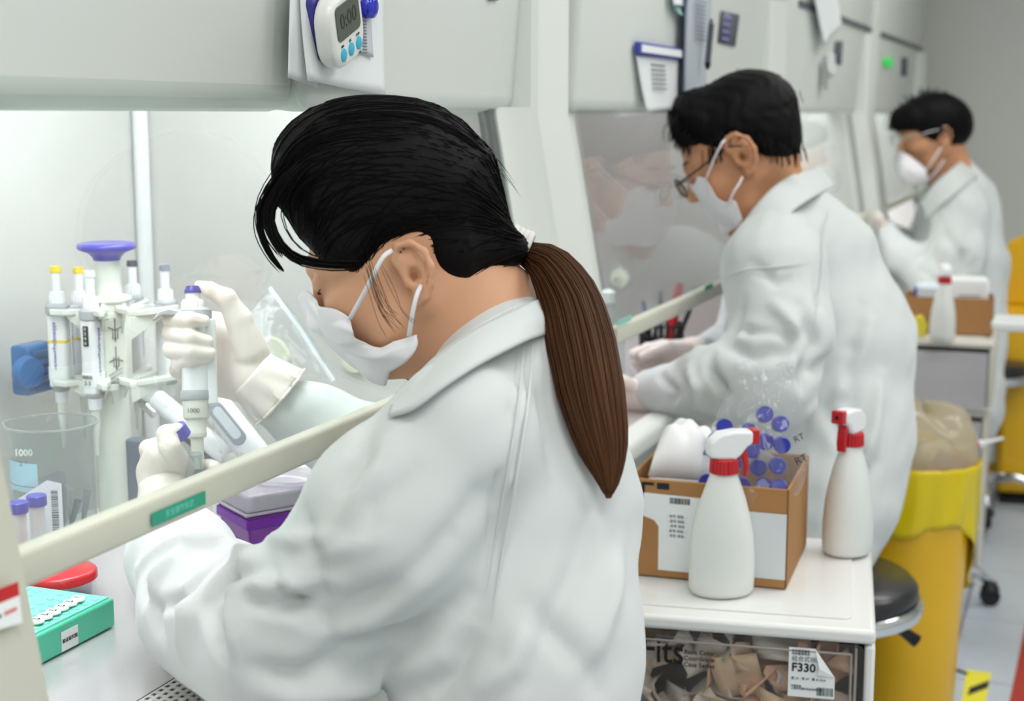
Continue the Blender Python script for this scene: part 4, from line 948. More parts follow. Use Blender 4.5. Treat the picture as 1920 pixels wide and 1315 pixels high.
strap('ear_loop', [(1737, 318, 4.045), (1752, 296, 4.03), (1765, 276, 4.03)], far, .003); strap('ear_loop', [(1737, 340, 4.05), (1755, 322, 4.035), (1770, 300, 4.03)], far, .003)
glasses(far, HF, None, m_chrome, .0012)
hand(far, S2(1662, 434, 4.12, 15), [S2(1645, 418, 4.12, 8), S2(1642, 424, 4.13, 8), S2(1641, 430, 4.14, 8), S2(1642, 437, 4.15, 7)],
     [[S2(1636, 410, 4.12, 6.5), S2(1630, 404, 4.13, 5)], [S2(1630, 420, 4.13, 6.5), S2(1622, 418, 4.14, 5)], [S2(1629, 430, 4.14, 6.5), S2(1620, 430, 4.15, 5)], [S2(1632, 440, 4.15, 5.5), S2(1625, 441, 4.15, 4.5)]], [S2(1656, 420, 4.10, 8), S2(1650, 408, 4.09, 7), S2(1644, 400, 4.09, 5.5)], 1, h=.005)
hand(far, S2(1650, 425, 4.28, 14), [S2(1636, 410, 4.28, 8), S2(1632, 416, 4.29, 8), S2(1631, 422, 4.30, 8), S2(1633, 428, 4.31, 7)],
     [[S2(1626, 402, 4.28, 6), S2(1618, 398, 4.29, 5)], [S2(1621, 412, 4.29, 6), S2(1612, 410, 4.30, 5)], [S2(1620, 422, 4.30, 6), S2(1611, 422, 4.31, 5)], [S2(1624, 430, 4.31, 5.5), S2(1617, 432, 4.31, 4.5)]], [S2(1646, 412, 4.26, 8), S2(1640, 402, 4.25, 6.5), S2(1634, 395, 4.25, 5)], 1, h=.005)

def trousers(root, hip, legch, m=m_dark_cloth):
    def fn(P):
        d = None
        for ch in legch:
            for i in range(3):
                x = sd_cap(P, ch[i][0], ch[i+1][0], ch[i][1]+.018, ch[i+1][1]+.016); d = x if d is None else smin(d, x, .03)
        d = smin(d, sd_cap(P, hip[0][0], hip[1][0], hip[0][1]+.012, hip[1][1]+.012), .04)
        return smax(d, .085-P[:, 2], .005)
    pts = np.array([p for ch in legch for p, r in ch]+[h[0] for h in hip]); V, Q = sdf_surface(fn, pts.min(0)-.17, pts.max(0)+.17, .011)
    V = relax(V, Q, 2); V = V+vnormals(V, Q)*(noise3(V, 8, 3)*.004)[:, None]
    link_mesh('trousers', np_mesh('trousers', V, Q), m, root, world=True, sharp=0)
    for ch in legch:
        f = ch[-1][0]; q = M(); q.rbox((f[0]-.02, f[1], .035), (.25, .088, .07), .04, 5); q.build('shoe', m_blk, root, world=True, bevel=.012, seg=3)
def skirt(root, top, bot, m=m_coat, n=72, L=16, wav=.02, seed=0):
    """open hem of the coat hanging over the seat and thighs"""
    P = []; q = M()
    for i in range(L+1):
        t = i/L
        for k in range(n):
            a = 2*PI*k/n; rx = top[1]*(1-t)+bot[1]*t; ry = top[2]*(1-t)+bot[2]*t; c = np.array(top[0])*(1-t)+np.array(bot[0])*t
            w = 1+wav*t*(math.sin(a*7+seed)+.6*math.sin(a*12+2*seed+t)+.3*math.sin(a*19)); P.append(tuple(c+np.array([rx*w*math.cos(a), ry*w*math.sin(a), 0])))
    q.v = P; q.f = [(i*n+k, i*n+(k+1) % n, (i+1)*n+(k+1) % n, (i+1)*n+k) for i in range(L) for k in range(n)]
    return q.build('coat_skirt', m, root, world=True, solid=.004, sharp=0)
trousers(man, hipM, legs(-.50, 2.67, .085)); trousers(far, [(np.array([-.43, 4.70, .60]), .09), (np.array([-.43, 4.82, .60]), .09)], legs(-.45, 4.76, .085))
trousers(wom, [(np.array([-.45, 1.09, .665]), .115), (np.array([-.45, 1.25, .665]), .115)], [chain['limbs'][3], chain['limbs'][4]])
skirt(wom, ((-.47, 1.16, .70), .125, .15), ((-.46, 1.16, .555), .135, .17), seed=4)
skirt(man, ((-.46, 2.66, .70), .13, .15), ((-.48, 2.66, .508), .155, .18), seed=1)
skirt(far, ((-.43, 4.76, .72), .15, .17), ((-.43, 4.76, .50), .17, .21), seed=2)
DS = 1.0
# ================================================================ things on the hoods
XV = Vector((0, 1, 0))      # on the cabinet fronts (facing +x) the reading direction runs along +y
def hoodx(z, dx=0): return -.704+dx+.08*(z-1.303)
def onhood(px, py, dx=0):
    p = atX(px, py, -.70+dx)
    for _ in range(4): p = atX(px, py, hoodx(p[2], dx))
    return p
def curl_paper(name, pxs, m, parent, off=.004, nu=12, nv=12, wav=.003, seed=0, dx=0):
    tl, tr, br, bl = [onhood(*p, dx) for p in pxs]; rows = []
    for i in range(nv+1):
        v = i/nv; r = []
        for j in range(nu+1):
            u = j/nu; p = (tl*(1-u)+tr*u)*(1-v)+(bl*(1-u)+br*u)*v
            r.append(tuple(p+np.array([off+wav*(math.sin(u*5+seed)*v+v*v*1.5*(1+.5*math.sin(u*8+seed*2))), 0, 0])))
        rows.append(r)
    return M().grid(rows).build(name, m, parent, world=True, sharp=0, solid=.0004)
pp = empty('paper_notice', onhood(620, 100), 'white A4 notice hanging behind the timer on the nearest hood', 'notice')
curl_paper('sheet', [(553, -60), (713, -60), (711, 178), (556, 152)], m_paper, pp, seed=.5)
curl_paper('back_sheet', [(543, -60), (585, -60), (590, 165), (534, 146)], m_paper, pp, off=.0015, seed=2, wav=.001)
a, b = onhood(668, 10), onhood(688, 108)
for k in range(17):
    p0 = onhood(650, 2+k*6); q = M(); q.lo(p0[0]+.0060+.0001*k, p0[1], p0[2], p0[0]+.0064+.0001*k, p0[1]+.030, p0[2]+.0012); q.build('printed_line', m_inkg, pp, world=True, smooth=False)
p0 = onhood(647, 104); p1 = onhood(687, 2)
curl_paper('printed_table', [(647, -20), (688, -20), (687, 108), (647, 94)], mat('table_grey', (196, 200, 206), .8), pp, off=.0052, seed=.5, wav=.0026)
# timer, hung by its magnet
tc_ = onhood(597, 48); ti = empty('kitchen_timer', tc_, 'round-cornered white digital timer with three turquoise buttons', 'timer')
Rt = place(0, 0, 0, (0, 1, .42), (0.10, -.42, 1))
def T(dx, dy, dz): mm = Rt.copy(); mm.translation = Rt @ Vector((dx, dy, dz)); return mm
M().rbox((0, 0, .022), (.072, .072, .020), .026, 6).build('case', mat('timer_white', (238, 238, 234), .3, coat=.4), ti, xf=Rt, bevel=.005, seg=3)
M().rbox((-.002, .004, .006), (.050, .062, .012), .006, 3).build('magnet_clip', mat('indigo_plastic', (60, 56, 140), .4), ti, xf=Rt)
M().rbox((0, .010, .0325), (.050, .034, .001), .006, 3).build('display', mat('lcd_grey', (92, 98, 88), .2), ti, xf=Rt)
m_teal = mat('turquoise_button', (70, 186, 216), .35)
for k in (-1, 0, 1): M().lathe([(.0058, 0), (.0056, .0012), (.0035, .002)], (k*.017, -.021, .0318), n=18, ell=(1, 1.15)).build('button', m_teal, ti, xf=Rt)
text('digits', '0:00', .021, Rt @ Matrix.Translation((0, .010, .0332)), mat('lcd_dark', (56, 60, 54), .4), ti)
for k, w in zip((-1, 0, 1), ('MIN', 'SEC', 'ST/SP')): text('lettering', w, .0035, Rt @ Matrix.Translation((k*.017, -.0125, .0322)), m_ink, ti)
bm = onhood(677, 12); q = M().lathe([(.0125, 0), (.0125, .004), (.0115, .008), (.007, .0105), (.001, .0112)], n=24, axis=(1, 0, -.05))
tag(q.build('magnet', mat('cobalt_plastic', (36, 44, 190), .18, coat=.6), loc=bm+np.array([.006, 0, 0]), sharp=50), 'round glossy blue magnet pinning the paper beside the timer', 'magnet')
# second and further hoods
def hoodthing(name, label, cat, pxc): p = onhood(*pxc); return empty(name, p, label, cat)
t = hoodthing('hanging_card', 'white card under a blue-edged magnetic strip, on the second hood', 'card', (1228, 150))
curl_paper('card', [(1186, 104), (1268, 106), (1266, 205), (1197, 210)], m_paper, t, seed=1, off=.006)
p = onhood(1228, 96); q0, q1 = onhood(1185, 96), onhood(1272, 98); L_ = abs(q1[1]-q0[1])
M().lo(p[0]+.003, q0[1], p[2]-.010, p[0]+.012, q1[1], p[2]+.010).build('magnetic_strip', m_blueink, t, world=True, bevel=.002)
M().lo(p[0]+.0121, q0[1]+.012, p[2]-.006, p[0]+.0128, q1[1]-.004, p[2]+.006).build('strip_insert', m_paper, t, world=True, smooth=False)
for k in range(6): u = onhood(1212, 122+k*9); M().lo(u[0]+.0075+.0008*k, u[1], u[2], u[0]+.0079+.0008*k, u[1]+.09, u[2]+.0022).build('printed_line', m_inkg, t, world=True, smooth=False)
t = hoodthing('document_sleeve', 'tall clear sleeve of papers with a dark blue edge on the second hood', 'sleeve', (1290, 110))
curl_paper('papers', [(1275, -40), (1325, -40), (1300, 232), (1262, 232)], mat('sleeve_paper', (198, 206, 214), .4), t, off=.012, seed=2, wav=.004)
curl_paper('blue_edge', [(1272, -40), (1277, -40), (1264, 232), (1259, 232)], mat('blue_binding', (58, 74, 120), .5), t, off=.013, seed=2, wav=.004)
for k in range(10): u = onhood(1288, 2+k*8); M().lo(u[0]+.017, u[1], u[2], u[0]+.0175, u[1]+.075, u[2]+.002).build('printed_line', m_inkg, t, world=True, smooth=False)
def sticker(pxs, label, cat, m, dots=None, bars=0, name='sticker'):
    c = onhood(sum(p[0] for p in pxs)/4, sum(p[1] for p in pxs)/4); t = empty(name, c, label, cat)
    curl_paper('face', pxs, m, t, off=.001, wav=0, nu=2, nv=2)
    for k in range(bars):
        f = (k+.7)/(bars+.4); tl, tr, br, bl = [np.array(p, float) for p in pxs]; e0 = tl*(1-f)+bl*f; e1 = tr*(1-f)+br*f; u = e0*.85+e1*.15; w = e0*.15+e1*.85
        A, B = onhood(*u), onhood(*w); M().lo(A[0]+.0016, A[1], A[2]-.002, A[0]+.0021, A[1]*.45+B[1]*.55, A[2]+.002).build('printed_line', dots or m_paper, t, world=True, smooth=False)
    return t
m_stk = mat('dark_label', (84, 88, 100), .5); m_lil = mat('lilac_dots', (150, 140, 214), .5)
sticker([(1352, 20), (1386, 28), (1378, 88), (1346, 80)], 'dark grey instruction label with lilac marks, above the man with glasses', 'label', m_stk, m_lil, 4)
sticker([(1322, 34), (1336, 36), (1326, 98), (1314, 96)], 'narrow black label right of the document sleeve, on the second hood', 'label', m_blk, m_inkg, 6)
t = hoodthing('marker_pen', 'dark marker pen clipped upright over the document sleeve', 'pen', (1300, 80))
A, B = onhood(1304, 45), onhood(1297, 118); M().cyl(A+[.030, 0, 0], B+[.030, 0, 0], .0055, n=12).build('barrel', m_stk, t, world=True); M().cyl(B+[.030, 0, 0], B+[.030, 0, -.012], .007, .003, n=12).build('tip', m_blk, t, world=True)
t = hoodthing('hanging_leaflet', 'white leaflet with a teal corner at the top of the second hood', 'leaflet', (1262, 10)); curl_paper('sheet', [(1248, -40), (1280, -40), (1275, 12), (1250, 10)], m_paper, t, off=.008)
curl_paper('corner', [(1252, 8), (1278, -4), (1276, 34), (1262, 28)], mat('pale_teal', (150, 190, 186), .6), t, off=.006)
t = hoodthing('hanging_paper', 'large pointed white paper hanging on the third hood', 'paper', (1535, 40)); curl_paper('sheet', [(1508, -40), (1552, -40), (1566, 48), (1528, 88)], m_paper, t, off=.016, seed=1)
sticker([(1566, 77), (1580, 78), (1577, 122), (1564, 118)], 'small dark label on the third hood, right of the pointed paper', 'label', m_stk, m_inkg, 5)
t = hoodthing('hanging_tag', 'thin hanging strip with a pale holder on the third hood', 'tag', (1538, 135)); curl_paper('strip', [(1537, 112), (1543, 112), (1542, 168), (1535, 168)], mat('strip_grey', (160, 160, 160), .6), t, off=.01, nu=3); curl_paper('holder', [(1545, 100), (1562, 102), (1562, 140), (1546, 138)], m_white, t, off=.006, nu=3)
t = hoodthing('green_indicator', 'small glowing green square on the farthest hood', 'indicator', (1662, 117)); curl_paper('lamp', [(1654, 109), (1672, 109), (1672, 126), (1655, 126)], mat('green_light', (60, 190, 90), .4, emit=((40, 200, 80), .6)), t, off=.006, wav=0, nu=2, nv=2)
sticker([(1691, 108), (1702, 109), (1700, 144), (1690, 142)], 'small grey label on the farthest hood, beside the wall', 'label', m_stk, m_inkg, 4)
t = hoodthing('name_plate', 'thin grey plate at the top edge of the nearest hood', 'plate', (923, 0)); curl_paper('face', [(915, -8), (934, -8), (933, 1), (915, 1)], m_dgrey, t, off=.001, wav=0, nu=2, nv=2)
# ---------------------------------------------------------------- stickers on rails and post
def railsticker(px0, px1, py, m, label, h=.0105, zs=.990, body=None, txtm=None):
    a = atX(px0, py[0], xf(zs)+.0135); b = atX(px1, py[1], xf(zs)+.0135); x = xf(zs)+.0138
    z = (a[2]+b[2])/2; t = empty('sticker', (x, (a[1]+b[1])/2, z), label, 'sticker')
    M().lo(x-.0006, a[1], z-h/2, x, b[1], z+h/2).build('face', m, t, world=True, smooth=False)
    if body: text('lettering', body, h*.62, place(.0001, 0, 0, (0, 1, 0), (0, 0, 1)), txtm, t, sx=1.0)
railsticker(285, 385, (974, 935), m_green, 'green sticker with pale characters on the nearest sash rail', body='安全操作标识', txtm=mat('pale_green_ink', (120, 214, 186), .6))
railsticker(1157, 1184, (607, 595), mat('aqua_sticker', (150, 205, 190), .6), 'pale aqua sticker at the near end of the second sash rail', h=.009, zs=.965)
railsticker(1322, 1336, (541, 535), m_green, 'small green sticker on the second rail by the sleeve of the man', h=.009, zs=.965)
pst = atX(18, 1130, -.575); t = empty('warning_label', pst, 'red and white warning label on the post at the left edge', 'label')
u = lambda px, py: atX(px, py, xf(.95)+.0365)
def pq(a, b, off):
    p = atX(a, b, -.60)
    for _ in range(8): p = atX(a, b, xf(max(.80, p[2]))+.0368+off)
    return tuple(p)
def postquad(name, pxs, m, off=0):
    P = [pq(a, b, off) for a, b in pxs]
    return M().add(P, [(0, 1, 2, 3)]).build(name, m, t, world=True, solid=.0003, smooth=False)
postquad('red_band', [(-40, 1120), (34, 1091), (36, 1117), (-40, 1148)], m_red); postquad('white_field', [(-40, 1148), (36, 1117), (42, 1168), (-40, 1192)], m_paper)
postquad('red_mark', [(8, 1148), (31, 1138), (32, 1144), (9, 1155)], mat('pale_red', (214, 120, 104), .6), .0004); postquad('black_mark', [(-20, 1160), (2, 1152), (3, 1158), (-20, 1167)], m_ink, .0004)
# ================================================================ pipette carousel
m_ivory = mat('ivory_plastic', (228, 231, 221), .35, coat=.2); m_purple = mat('violet_plastic', (84, 74, 186), .28, coat=.3)
m_pgrey = mat('pipette_grey', (176, 178, 183), .4); m_pwhite = mat('pipette_white', (240, 241, 244), .32, coat=.2); m_yel = mat('yellow_plastic', (246, 212, 40), .4)
m_dk = mat('charcoal_plastic', (84, 80, 92), .4); m_steelgrey = mat('slate_plastic', (150, 154, 168), .4); m_navy = mat('navy_plastic', (58, 52, 150), .3)
sb = atZ(222, 985, BENCH+.0); sb = np.array([sb[0], sb[1], BENCH]); st = empty('pipette_carousel', sb, 'ivory pipette carousel stand with flared violet top knob', 'stand')
dS = (sb-CAMP)@CF; sz = lambda py: at(222, py, dS)[2]-BENCH
k_ = dS/FOC
M().lathe([(.060, 0), (.062, .006), (.056, .010), (33*k_, .016), (32*k_, .05), (32*k_, sz(860)), (29*k_, sz(705))], n=32).build('column', m_ivory, st, sharp=40)
M().lathe([(26*k_, sz(548)), (23*k_, sz(520)), (23*k_, sz(480))], n=32).build('neck', m_ivory, st)
M().lathe([(24*k_, sz(480)), (26*k_, sz(474)), (34*k_, sz(466)), (51*k_, sz(460)), (53*k_, sz(455)), (51*k_, sz(449)), (46*k_, sz(447.5)), (30*k_, sz(450))], n=40).build('top_knob', m_purple, st, sharp=60)
AH = math.atan2(-CF[1], -CF[0])
M().lathe([(38*k_, sz(706)), (39*k_, sz(703)), (41*k_, sz(552)), (38*k_, sz(548))], n=6, x=(math.cos(AH), math.sin(AH), 0)).build('hexagonal_body', m_ivory, st, bevel=.002)
M().lathe([(40*k_, sz(556)), (42*k_, sz(553)), (41*k_, sz(547)), (28*k_, sz(545))], n=36).build('collar_plate', m_ivory, st)
def fork(parent, z, ang, r0, r1, drop, name):
    q = M()
    for s_ in (-1, 1):
        pts = [(r0, .010*s_), (r0+.02, .016*s_), (r1-.012, .024*s_), (r1+.006, .020*s_), (r1+.009, .013*s_), (r1-.006, .013*s_), (r0+.025, .006*s_), (r0, .004*s_)]
        pts = [(math.cos(ang)*x-math.sin(ang)*y, math.sin(ang)*x+math.cos(ang)*y) for x, y in pts]; q.prism(pts if s_ > 0 else pts[::-1], .007, c=(0, 0, z))
        rib = [(r0, z-drop), (r0, z), (r1-.01, z), (r1-.014, z-.006)]
        P = []
        for yy in (-.0012+.012*s_, .0012+.012*s_):
            for (x, zz) in rib: P.append((math.cos(ang)*x-math.sin(ang)*yy, math.sin(ang)*x+math.cos(ang)*yy, zz))
        q.add(P, [(0, 1, 2, 3), (7, 6, 5, 4), (0, 4, 5, 1), (1, 5, 6, 2), (2, 6, 7, 3), (3, 7, 4, 0)])
    return q.build(name, m_ivory, parent, bevel=.0012)
# pipettes: angle round the carousel found from where they stand in the picture
def pip_spot(px, dd): p = at(px, 560, dS+dd); v = p-sb; return math.atan2(v[1], v[0]), math.hypot(v[0], v[1])
def pipette(pos, ang, cap, label, scale=1.0, group='pipettes on the carousel', band=None, tilt=None, big=False, win=False, name='pipette', sticker=True):
    """hangs with its body facing away from the stand (+x local)"""
    t = empty(name, pos, label, 'pipette', group, rz=ang); s = scale
    z = lambda v: v*s
    wide = 1.25 if big else 1
    B = lambda q, n, m, **k: q.build(n, m, t, **k)
    B(M().lathe([(.0062*s, z(.232)), (.0072*s, z(.2315)), (.0074*s, z(.234)), (.0068*s, z(.2385)), (.0070*s, z(.2395))], n=20), 'button', cap)
    B(M().lathe([(.0060*s, z(.206)), (.0060*s, z(.232))], n=20), 'plunger', m_pwhite)
    B(M().lathe([(.0098*s, z(.192)), (.0100*s, z(.202)), (.0090*s, z(.206)), (.0062*s, z(.2065))], n=48, fn=lambda r, a, zz: r*(1+(.05 if zz < z(.204) else 0)*math.copysign(1, math.sin(a*16)))), 'volume_ring', m_pwhite, sharp=25)
    q = M(); q.rbox((0, 0, z(.1835)), (.030*s, .025*s, .017*s), .010*s, 5); B(q, 'shoulder', m_pgrey)
    q = M(); P = [(.010, .180), (.016, .186), (.030, .188), (.040, .183), (.043, .174), (.041, .172), (.034, .179), (.022, .180), (.012, .174)]
    hk = M().prism([(x*s*-1, zz*s) for x, zz in P], .018*s, Matrix(((1, 0, 0), (0, 0, 1), (0, 1, 0))), (0, -.009*s, 0)); B(hk, 'finger_hook', m_pgrey, bevel=.0012)
    w = .0115*wide
    q = M(); q.rbox((0, 0, z(.129)), (.026*s*wide, .0215*s*wide, .096*s), .006*s, 4); B(q, 'body', m_pwhite)
    B(M().rbox((.0135*s*wide, 0, z(.157)), (.0015, .0075*s, .026*s), .0008, 2, axis='X'), 'volume_window', m_blk)
    for i_, c_ in enumerate('0240'): text('digit', c_, .0055*s, place(.0144*s*wide+.0004, 0, z(.1665-.0062*i_), (0, 1, 0), (0, 0, 1)), m_paper, t)
    if band: B(M().rbox((0, 0, z(.142)), (.0265*s*wide, .022*s*wide, .006*s), .006*s, 4), 'colour_band', band)
    B(M().lathe([(.0085*s, z(.075)), (.0115*s*wide, z(.078)), (.0118*s*wide, z(.083)), (.011*s, z(.085))], n=24), 'lower_ring', m_pgrey)
    B(M().lathe([(.0050*s, z(.058)), (.0082*s*wide, z(.061)), (.0088*s*wide, z(.077))], n=20), 'ejector_sleeve', m_pwhite)
    B(M().lathe([(.0022*s, 0), (.0030*s, z(.020)), (.0055*s*wide, z(.040)), (.0060*s*wide, z(.060))], n=16), 'tip_cone', m_ivory)
    if sticker:
        B(M().rbox((0, 0, z(.100)), (.0272*s*wide, .0227*s*wide, .021*s), .0062*s, 4), 'paper_label', m_paper)
        text('handwriting', '2-3', .0075*s, place(.0144*s*wide, 0, z(.0965), (0, 1, 0), (0, 0, 1)), m_ink, t); text('lettering', '细胞房', .0052*s, place(.0144*s*wide, 0, z(.104), (0, 1, 0), (0, 0, 1)), m_ink, t)
    for yy in (-1, 1):
        text('brand_lettering', 'eppendorf', .0085*s, place(0.002*s, yy*(.01085*s*wide+.0004), z(.150), (0, 0, -1), (yy*1., 0, 0)), m_blueink, t)
        text('model_lettering', 'Research plus', .0048*s, place(0.002*s, yy*(.01085*s*wide+.0004), z(.118), (0, 0, -1), (yy*1., 0, 0)), m_blueink, t)
    return t
zt = lambda py, d: at(0+222, py, d)[2]
PSC = .93
specs = [(167, -.085, m_pwhite, 508, 'white-topped pipette hanging at the front of the carousel', None, True), (104, -.045, m_yel, 500, 'yellow-topped pipette at the left of the carousel, with a yellow band', m_yel, True),
         (146, .060, m_yel, 502, 'yellow-topped pipette behind the others, left of the stand neck', m_yel, False), (247, .080, m_dk, 489, 'dark-topped pipette behind the stand neck', None, False),
         (308, .035, m_steelgrey, 497, 'grey-topped pipette at the right of the carousel', None, False)]
for px, dd, cm, ptop, lab, band, stk in specs:
    d = dS+dd; p = at(px, ptop, d); v = p-sb; ang = math.atan2(v[1], v[0]); rr = math.hypot(v[0], v[1]); bz = p[2]-.239*PSC
    pipette((p[0], p[1], bz), ang, cm, lab, scale=PSC, band=band, sticker=stk)
    fork(st, bz+.178*PSC-BENCH, ang, .018, rr-.004, .03, 'upper_fork'); fork(st, bz+.085*PSC-BENCH, ang, .018, rr-.004, .02, 'lower_fork')
for an in (AH+.38,):       # empty forks facing the room
    zz = sz(572); fork(st, zz, an, .018, .062, .03, 'upper_fork'); fork(st, sz(705), an, .018, .062, .02, 'lower_fork')
# printed pictograms on the two front faces
for an in (-1.55+.25+.0, -.50):
    pass
def pict(parent, ang, r, zc, m):
    q = M(); R = Matrix.Rotation(ang, 3, 'Z'); f = lambda a, b: R @ Vector((r, a, zc+b))
    for (c, fl) in ((.014, 1), (-.020, -1)):
        q.tube([f(-.008, c+.004*fl), f(0, c), f(.008, c+.004*fl)], .0007, 4); q.tube([f(0, c-.014), f(0, c+.014)], .0007, 4); q.tube([f(-.003, c-.010), f(-.003, c+.002)], .0005, 4); q.tube([f(.003, c-.010), f(.003, c+.002)], .0005, 4)
        q.tube([f(-.003, c-.010), f(.003, c-.010)], .0005, 4)
    for k in range(4): q.tube([f(-.009, -.040-.005*k), f(.007, -.032-.005*k)], .0004, 4)
    q.build('pictogram', m_inkg, parent, sharp=0)
pict(st, AH-PI/6, 40*k_*.866+.0008, sz(628), m_inkg); pict(st, AH+PI/6, 40*k_*.866+.0008, sz(628), m_inkg)
# the pipette in her hand
hp_top = at(361, 537, 1.545); hp_bot = at(371, 880, 1.535); ax = hp_top-hp_bot; Lh = np.linalg.norm(ax); hp = empty('held_pipette', hp_bot, 'blue-buttoned one-millilitre pipette held upright in her right glove', 'pipette')
zz_ = Vector(ax).normalized(); xx_ = Vector(-CR*1.0-CF*.3); Fm = frame(zz_, xx_).to_4x4(); s = Lh/.240
def HB(q, n, m, **k): return q.build(n, m, hp, xf=Fm, **k)
H_ = lambda v: v*s
HB(M().lathe([(.0068, H_(.2305)), (.0088, H_(.231)), (.0088, H_(.2345)), (.0078, H_(.2365)), (.0070, H_(.240))], n=24), 'button', m_navy)
HB(M().lathe([(.0074, H_(.220)), (.0074, H_(.231))], n=24), 'plunger', m_pwhite)
HB(M().lathe([(.0118, H_(.208)), (.0118, H_(.218)), (.0105, H_(.2225)), (.0074, H_(.223))], n=64, fn=lambda r, a, zz: r*(1+(.05 if zz < H_(.22) else 0)*math.copysign(1, math.sin(a*18)))), 'volume_ring', m_pwhite, sharp=25)
P = [(x_, z_+.030) for x_, z_ in [(-.012, .170), (.012, .176), (.026, .180), (.036, .176), (.042, .166), (.040, .165), (.032, .172), (.020, .171), (.010, .164)]]
HB(M().prism([(x, z*s) for x, z in P], .020, Matrix(((1, 0, 0), (0, 0, 1), (0, 1, 0))), (0, -.010, 0)), 'finger_hook', m_pgrey, bevel=.0015)
HB(M().rbox((-.002, 0, H_(.202)), (.034, .030, .018*s), .013, 6), 'shoulder', m_pgrey)
HB(M().rbox((0, 0, H_(.148)), (.027, .026, .100*s), .010, 5), 'body', m_pwhite)
HB(M().rbox((-.0165, .002, H_(.140)), (.011, .016, .112*s), .003, 3), 'ejector_arm', m_pwhite)
HB(M().lathe([(.0150, H_(.090)), (.0158, H_(.092)), (.0158, H_(.101)), (.0148, H_(.103))], n=28), 'grey_ring', m_pgrey)
HB(M().lathe([(.0118, H_(.065)), (.0132, H_(.067)), (.0138, H_(.071)), (.0140, H_(.091))], n=28), 'upper_sleeve', m_ivory, sharp=30)
HB(M().lathe([(.0085, H_(.041)), (.0100, H_(.042)), (.0106, H_(.046)), (.0106, H_(.048)), (.0102, H_(.049)), (.0108, H_(.065))], n=28), 'middle_sleeve', m_ivory, sharp=30)
HB(M().lathe([(.0058, 0), (.0064, H_(.020)), (.0070, H_(.047))], n=20), 'tip_cone', m_ivory)
text('lettering', '1000', .0068, Fm @ place(*(Fm.to_3x3().inverted() @ Vector(tuple(-CF)) * .0142 + Vector((0, 0, H_(.077)))), Fm.to_3x3().inverted() @ Vector(tuple(CR)), (0, 0, 1)), m_inkg, hp)
m_clear = glassmat('clear_plastic', (240, 244, 246), 1.35, .05, haze=.10); m_film = film('plastic_film', .075, ior=1.45); m_gl = glassmat('beaker_glass', (248, 251, 251), 1.3, .01, haze=.012)
HB(M().lathe([(.0058, H_(.008)), (.0052, H_(-.010)), (.0030, H_(-.050)), (.0012, H_(-.075))], n=18, cap=False), 'pipette_tip', m_clear)
# held tube with loose blue cap
tb = atZ(368, 1000, .88); tb = at(368, 985, 1.532); tu = empty('centrifuge_tube', tb, 'clear tube held under the pipette tip in her left glove', 'tube')
M().lathe([(.001, 0), (.004, .004), (.0095, .018), (.0098, .070), (.0108, .0705), (.0108, .0725), (.0098, .0730), (.0098, .076), (.0088, .076), (.0086, .018), (.003, .006)], n=24, cap=False).build('tube_wall', m_clear, tu)
M().lathe([(.0005, .004), (.0040, .008), (.0085, .019), (.0086, .050)], n=20).build('liquid', mat('white_liquid', (244, 244, 246), .3), tu)
text('handwriting', '57', .009, Matrix.Translation((0, 0, .040)) @ place(*(Vector(tuple(-CF))*.0101), CR, (0, 0, 1)), m_ink, tu)
cp = at(334, 811, 1.50); cdv = (at(345, 824, 1.50)-at(322, 800, 1.49)); tag(M().lathe([(.0108, -.006), (.0112, -.0055), (.0112, .006), (.0105, .0066), (.0098, .0066), (.0096, -.004)], n=30, axis=tuple(cdv+np.array([0, 0, -.006])), fn=lambda r, a, z: r*(1+.015*math.sin(a*30)), cap=True).build('loose_screw_lid', m_purple, loc=cp), 'loose violet screw cap pinched in her left glove', 'cap')
# ================================================================ beaker, tubes, label card
bk = atZ(108, 1028, BENCH); dB = (bk-CAMP)@CF; kb = dB/FOC; be = empty('glass_beaker', bk, 'large glass beaker with blue tape label and 1000 marking', 'beaker')
zb = lambda py: at(108, py, dB)[2]-BENCH; r0 = 76*kb
M().lathe([(.001, .001), (r0*.9, .001), (r0*.985, .006), (r0, .018), (r0, zb(808)), (r0*1.03, zb(797)), (r0*1.09, zb(787)), (r0*1.10, zb(784)), (r0*1.07, zb(783)), (r0*1.0, zb(795)), (r0*.965, zb(808)), (r0*.965, .020), (r0*.93, .008), (.001, .005)], n=64, cap=False,
          fn=lambda r, a, z: r*(1+(.10 if z > zb(800) else 0)*math.exp(-((a-3.4)/.22)**2))).build('vessel', m_gl, be, sharp=60)
M().tube([(r0*1.095*math.cos(a)*(1+.10*math.exp(-((a-3.4)/.22)**2)), r0*1.095*math.sin(a)*(1+.10*math.exp(-((a-3.4)/.22)**2)), zb(784.5)) for a in np.linspace(0, 2*PI, 64, endpoint=False)], .0013, 6, closed=True).build('rim', glassmat('rim_glass', (225, 230, 230), 1.5, .02, haze=.25), be, sharp=0)
def wraplabel(parent, r, pxs, cx, d, m, name, base, n=14, off=.0008, rows=2):
    x0, x1, y0, y1 = pxs; q = M(); rr = []
    for v in np.linspace(y0, y1, rows):
        row = []
        for u in np.linspace(x0, x1, n):
            sx = max(-.999, min(.999, (u-cx)*d/FOC/r)); ca = math.sqrt(1-sx*sx); p = CR*sx*(r+off) - np.array([CF[0], CF[1], 0])/math.hypot(CF[0], CF[1])*ca*(r+off); row.append((p[0], p[1], at(cx, v, d)[2]-base))
        rr.append(row)
    return q.grid(rr).build(name, m, parent, sharp=0)
wraplabel(be, r0, (34, 103, 846, 900), 108, dB, mat('pale_blue_tape', (176, 218, 236), .6), 'tape_label', BENCH); wraplabel(be, r0, (34, 103, 889, 890.5), 108, dB, m_inkg, 'tape_line', BENCH, off=.0012)
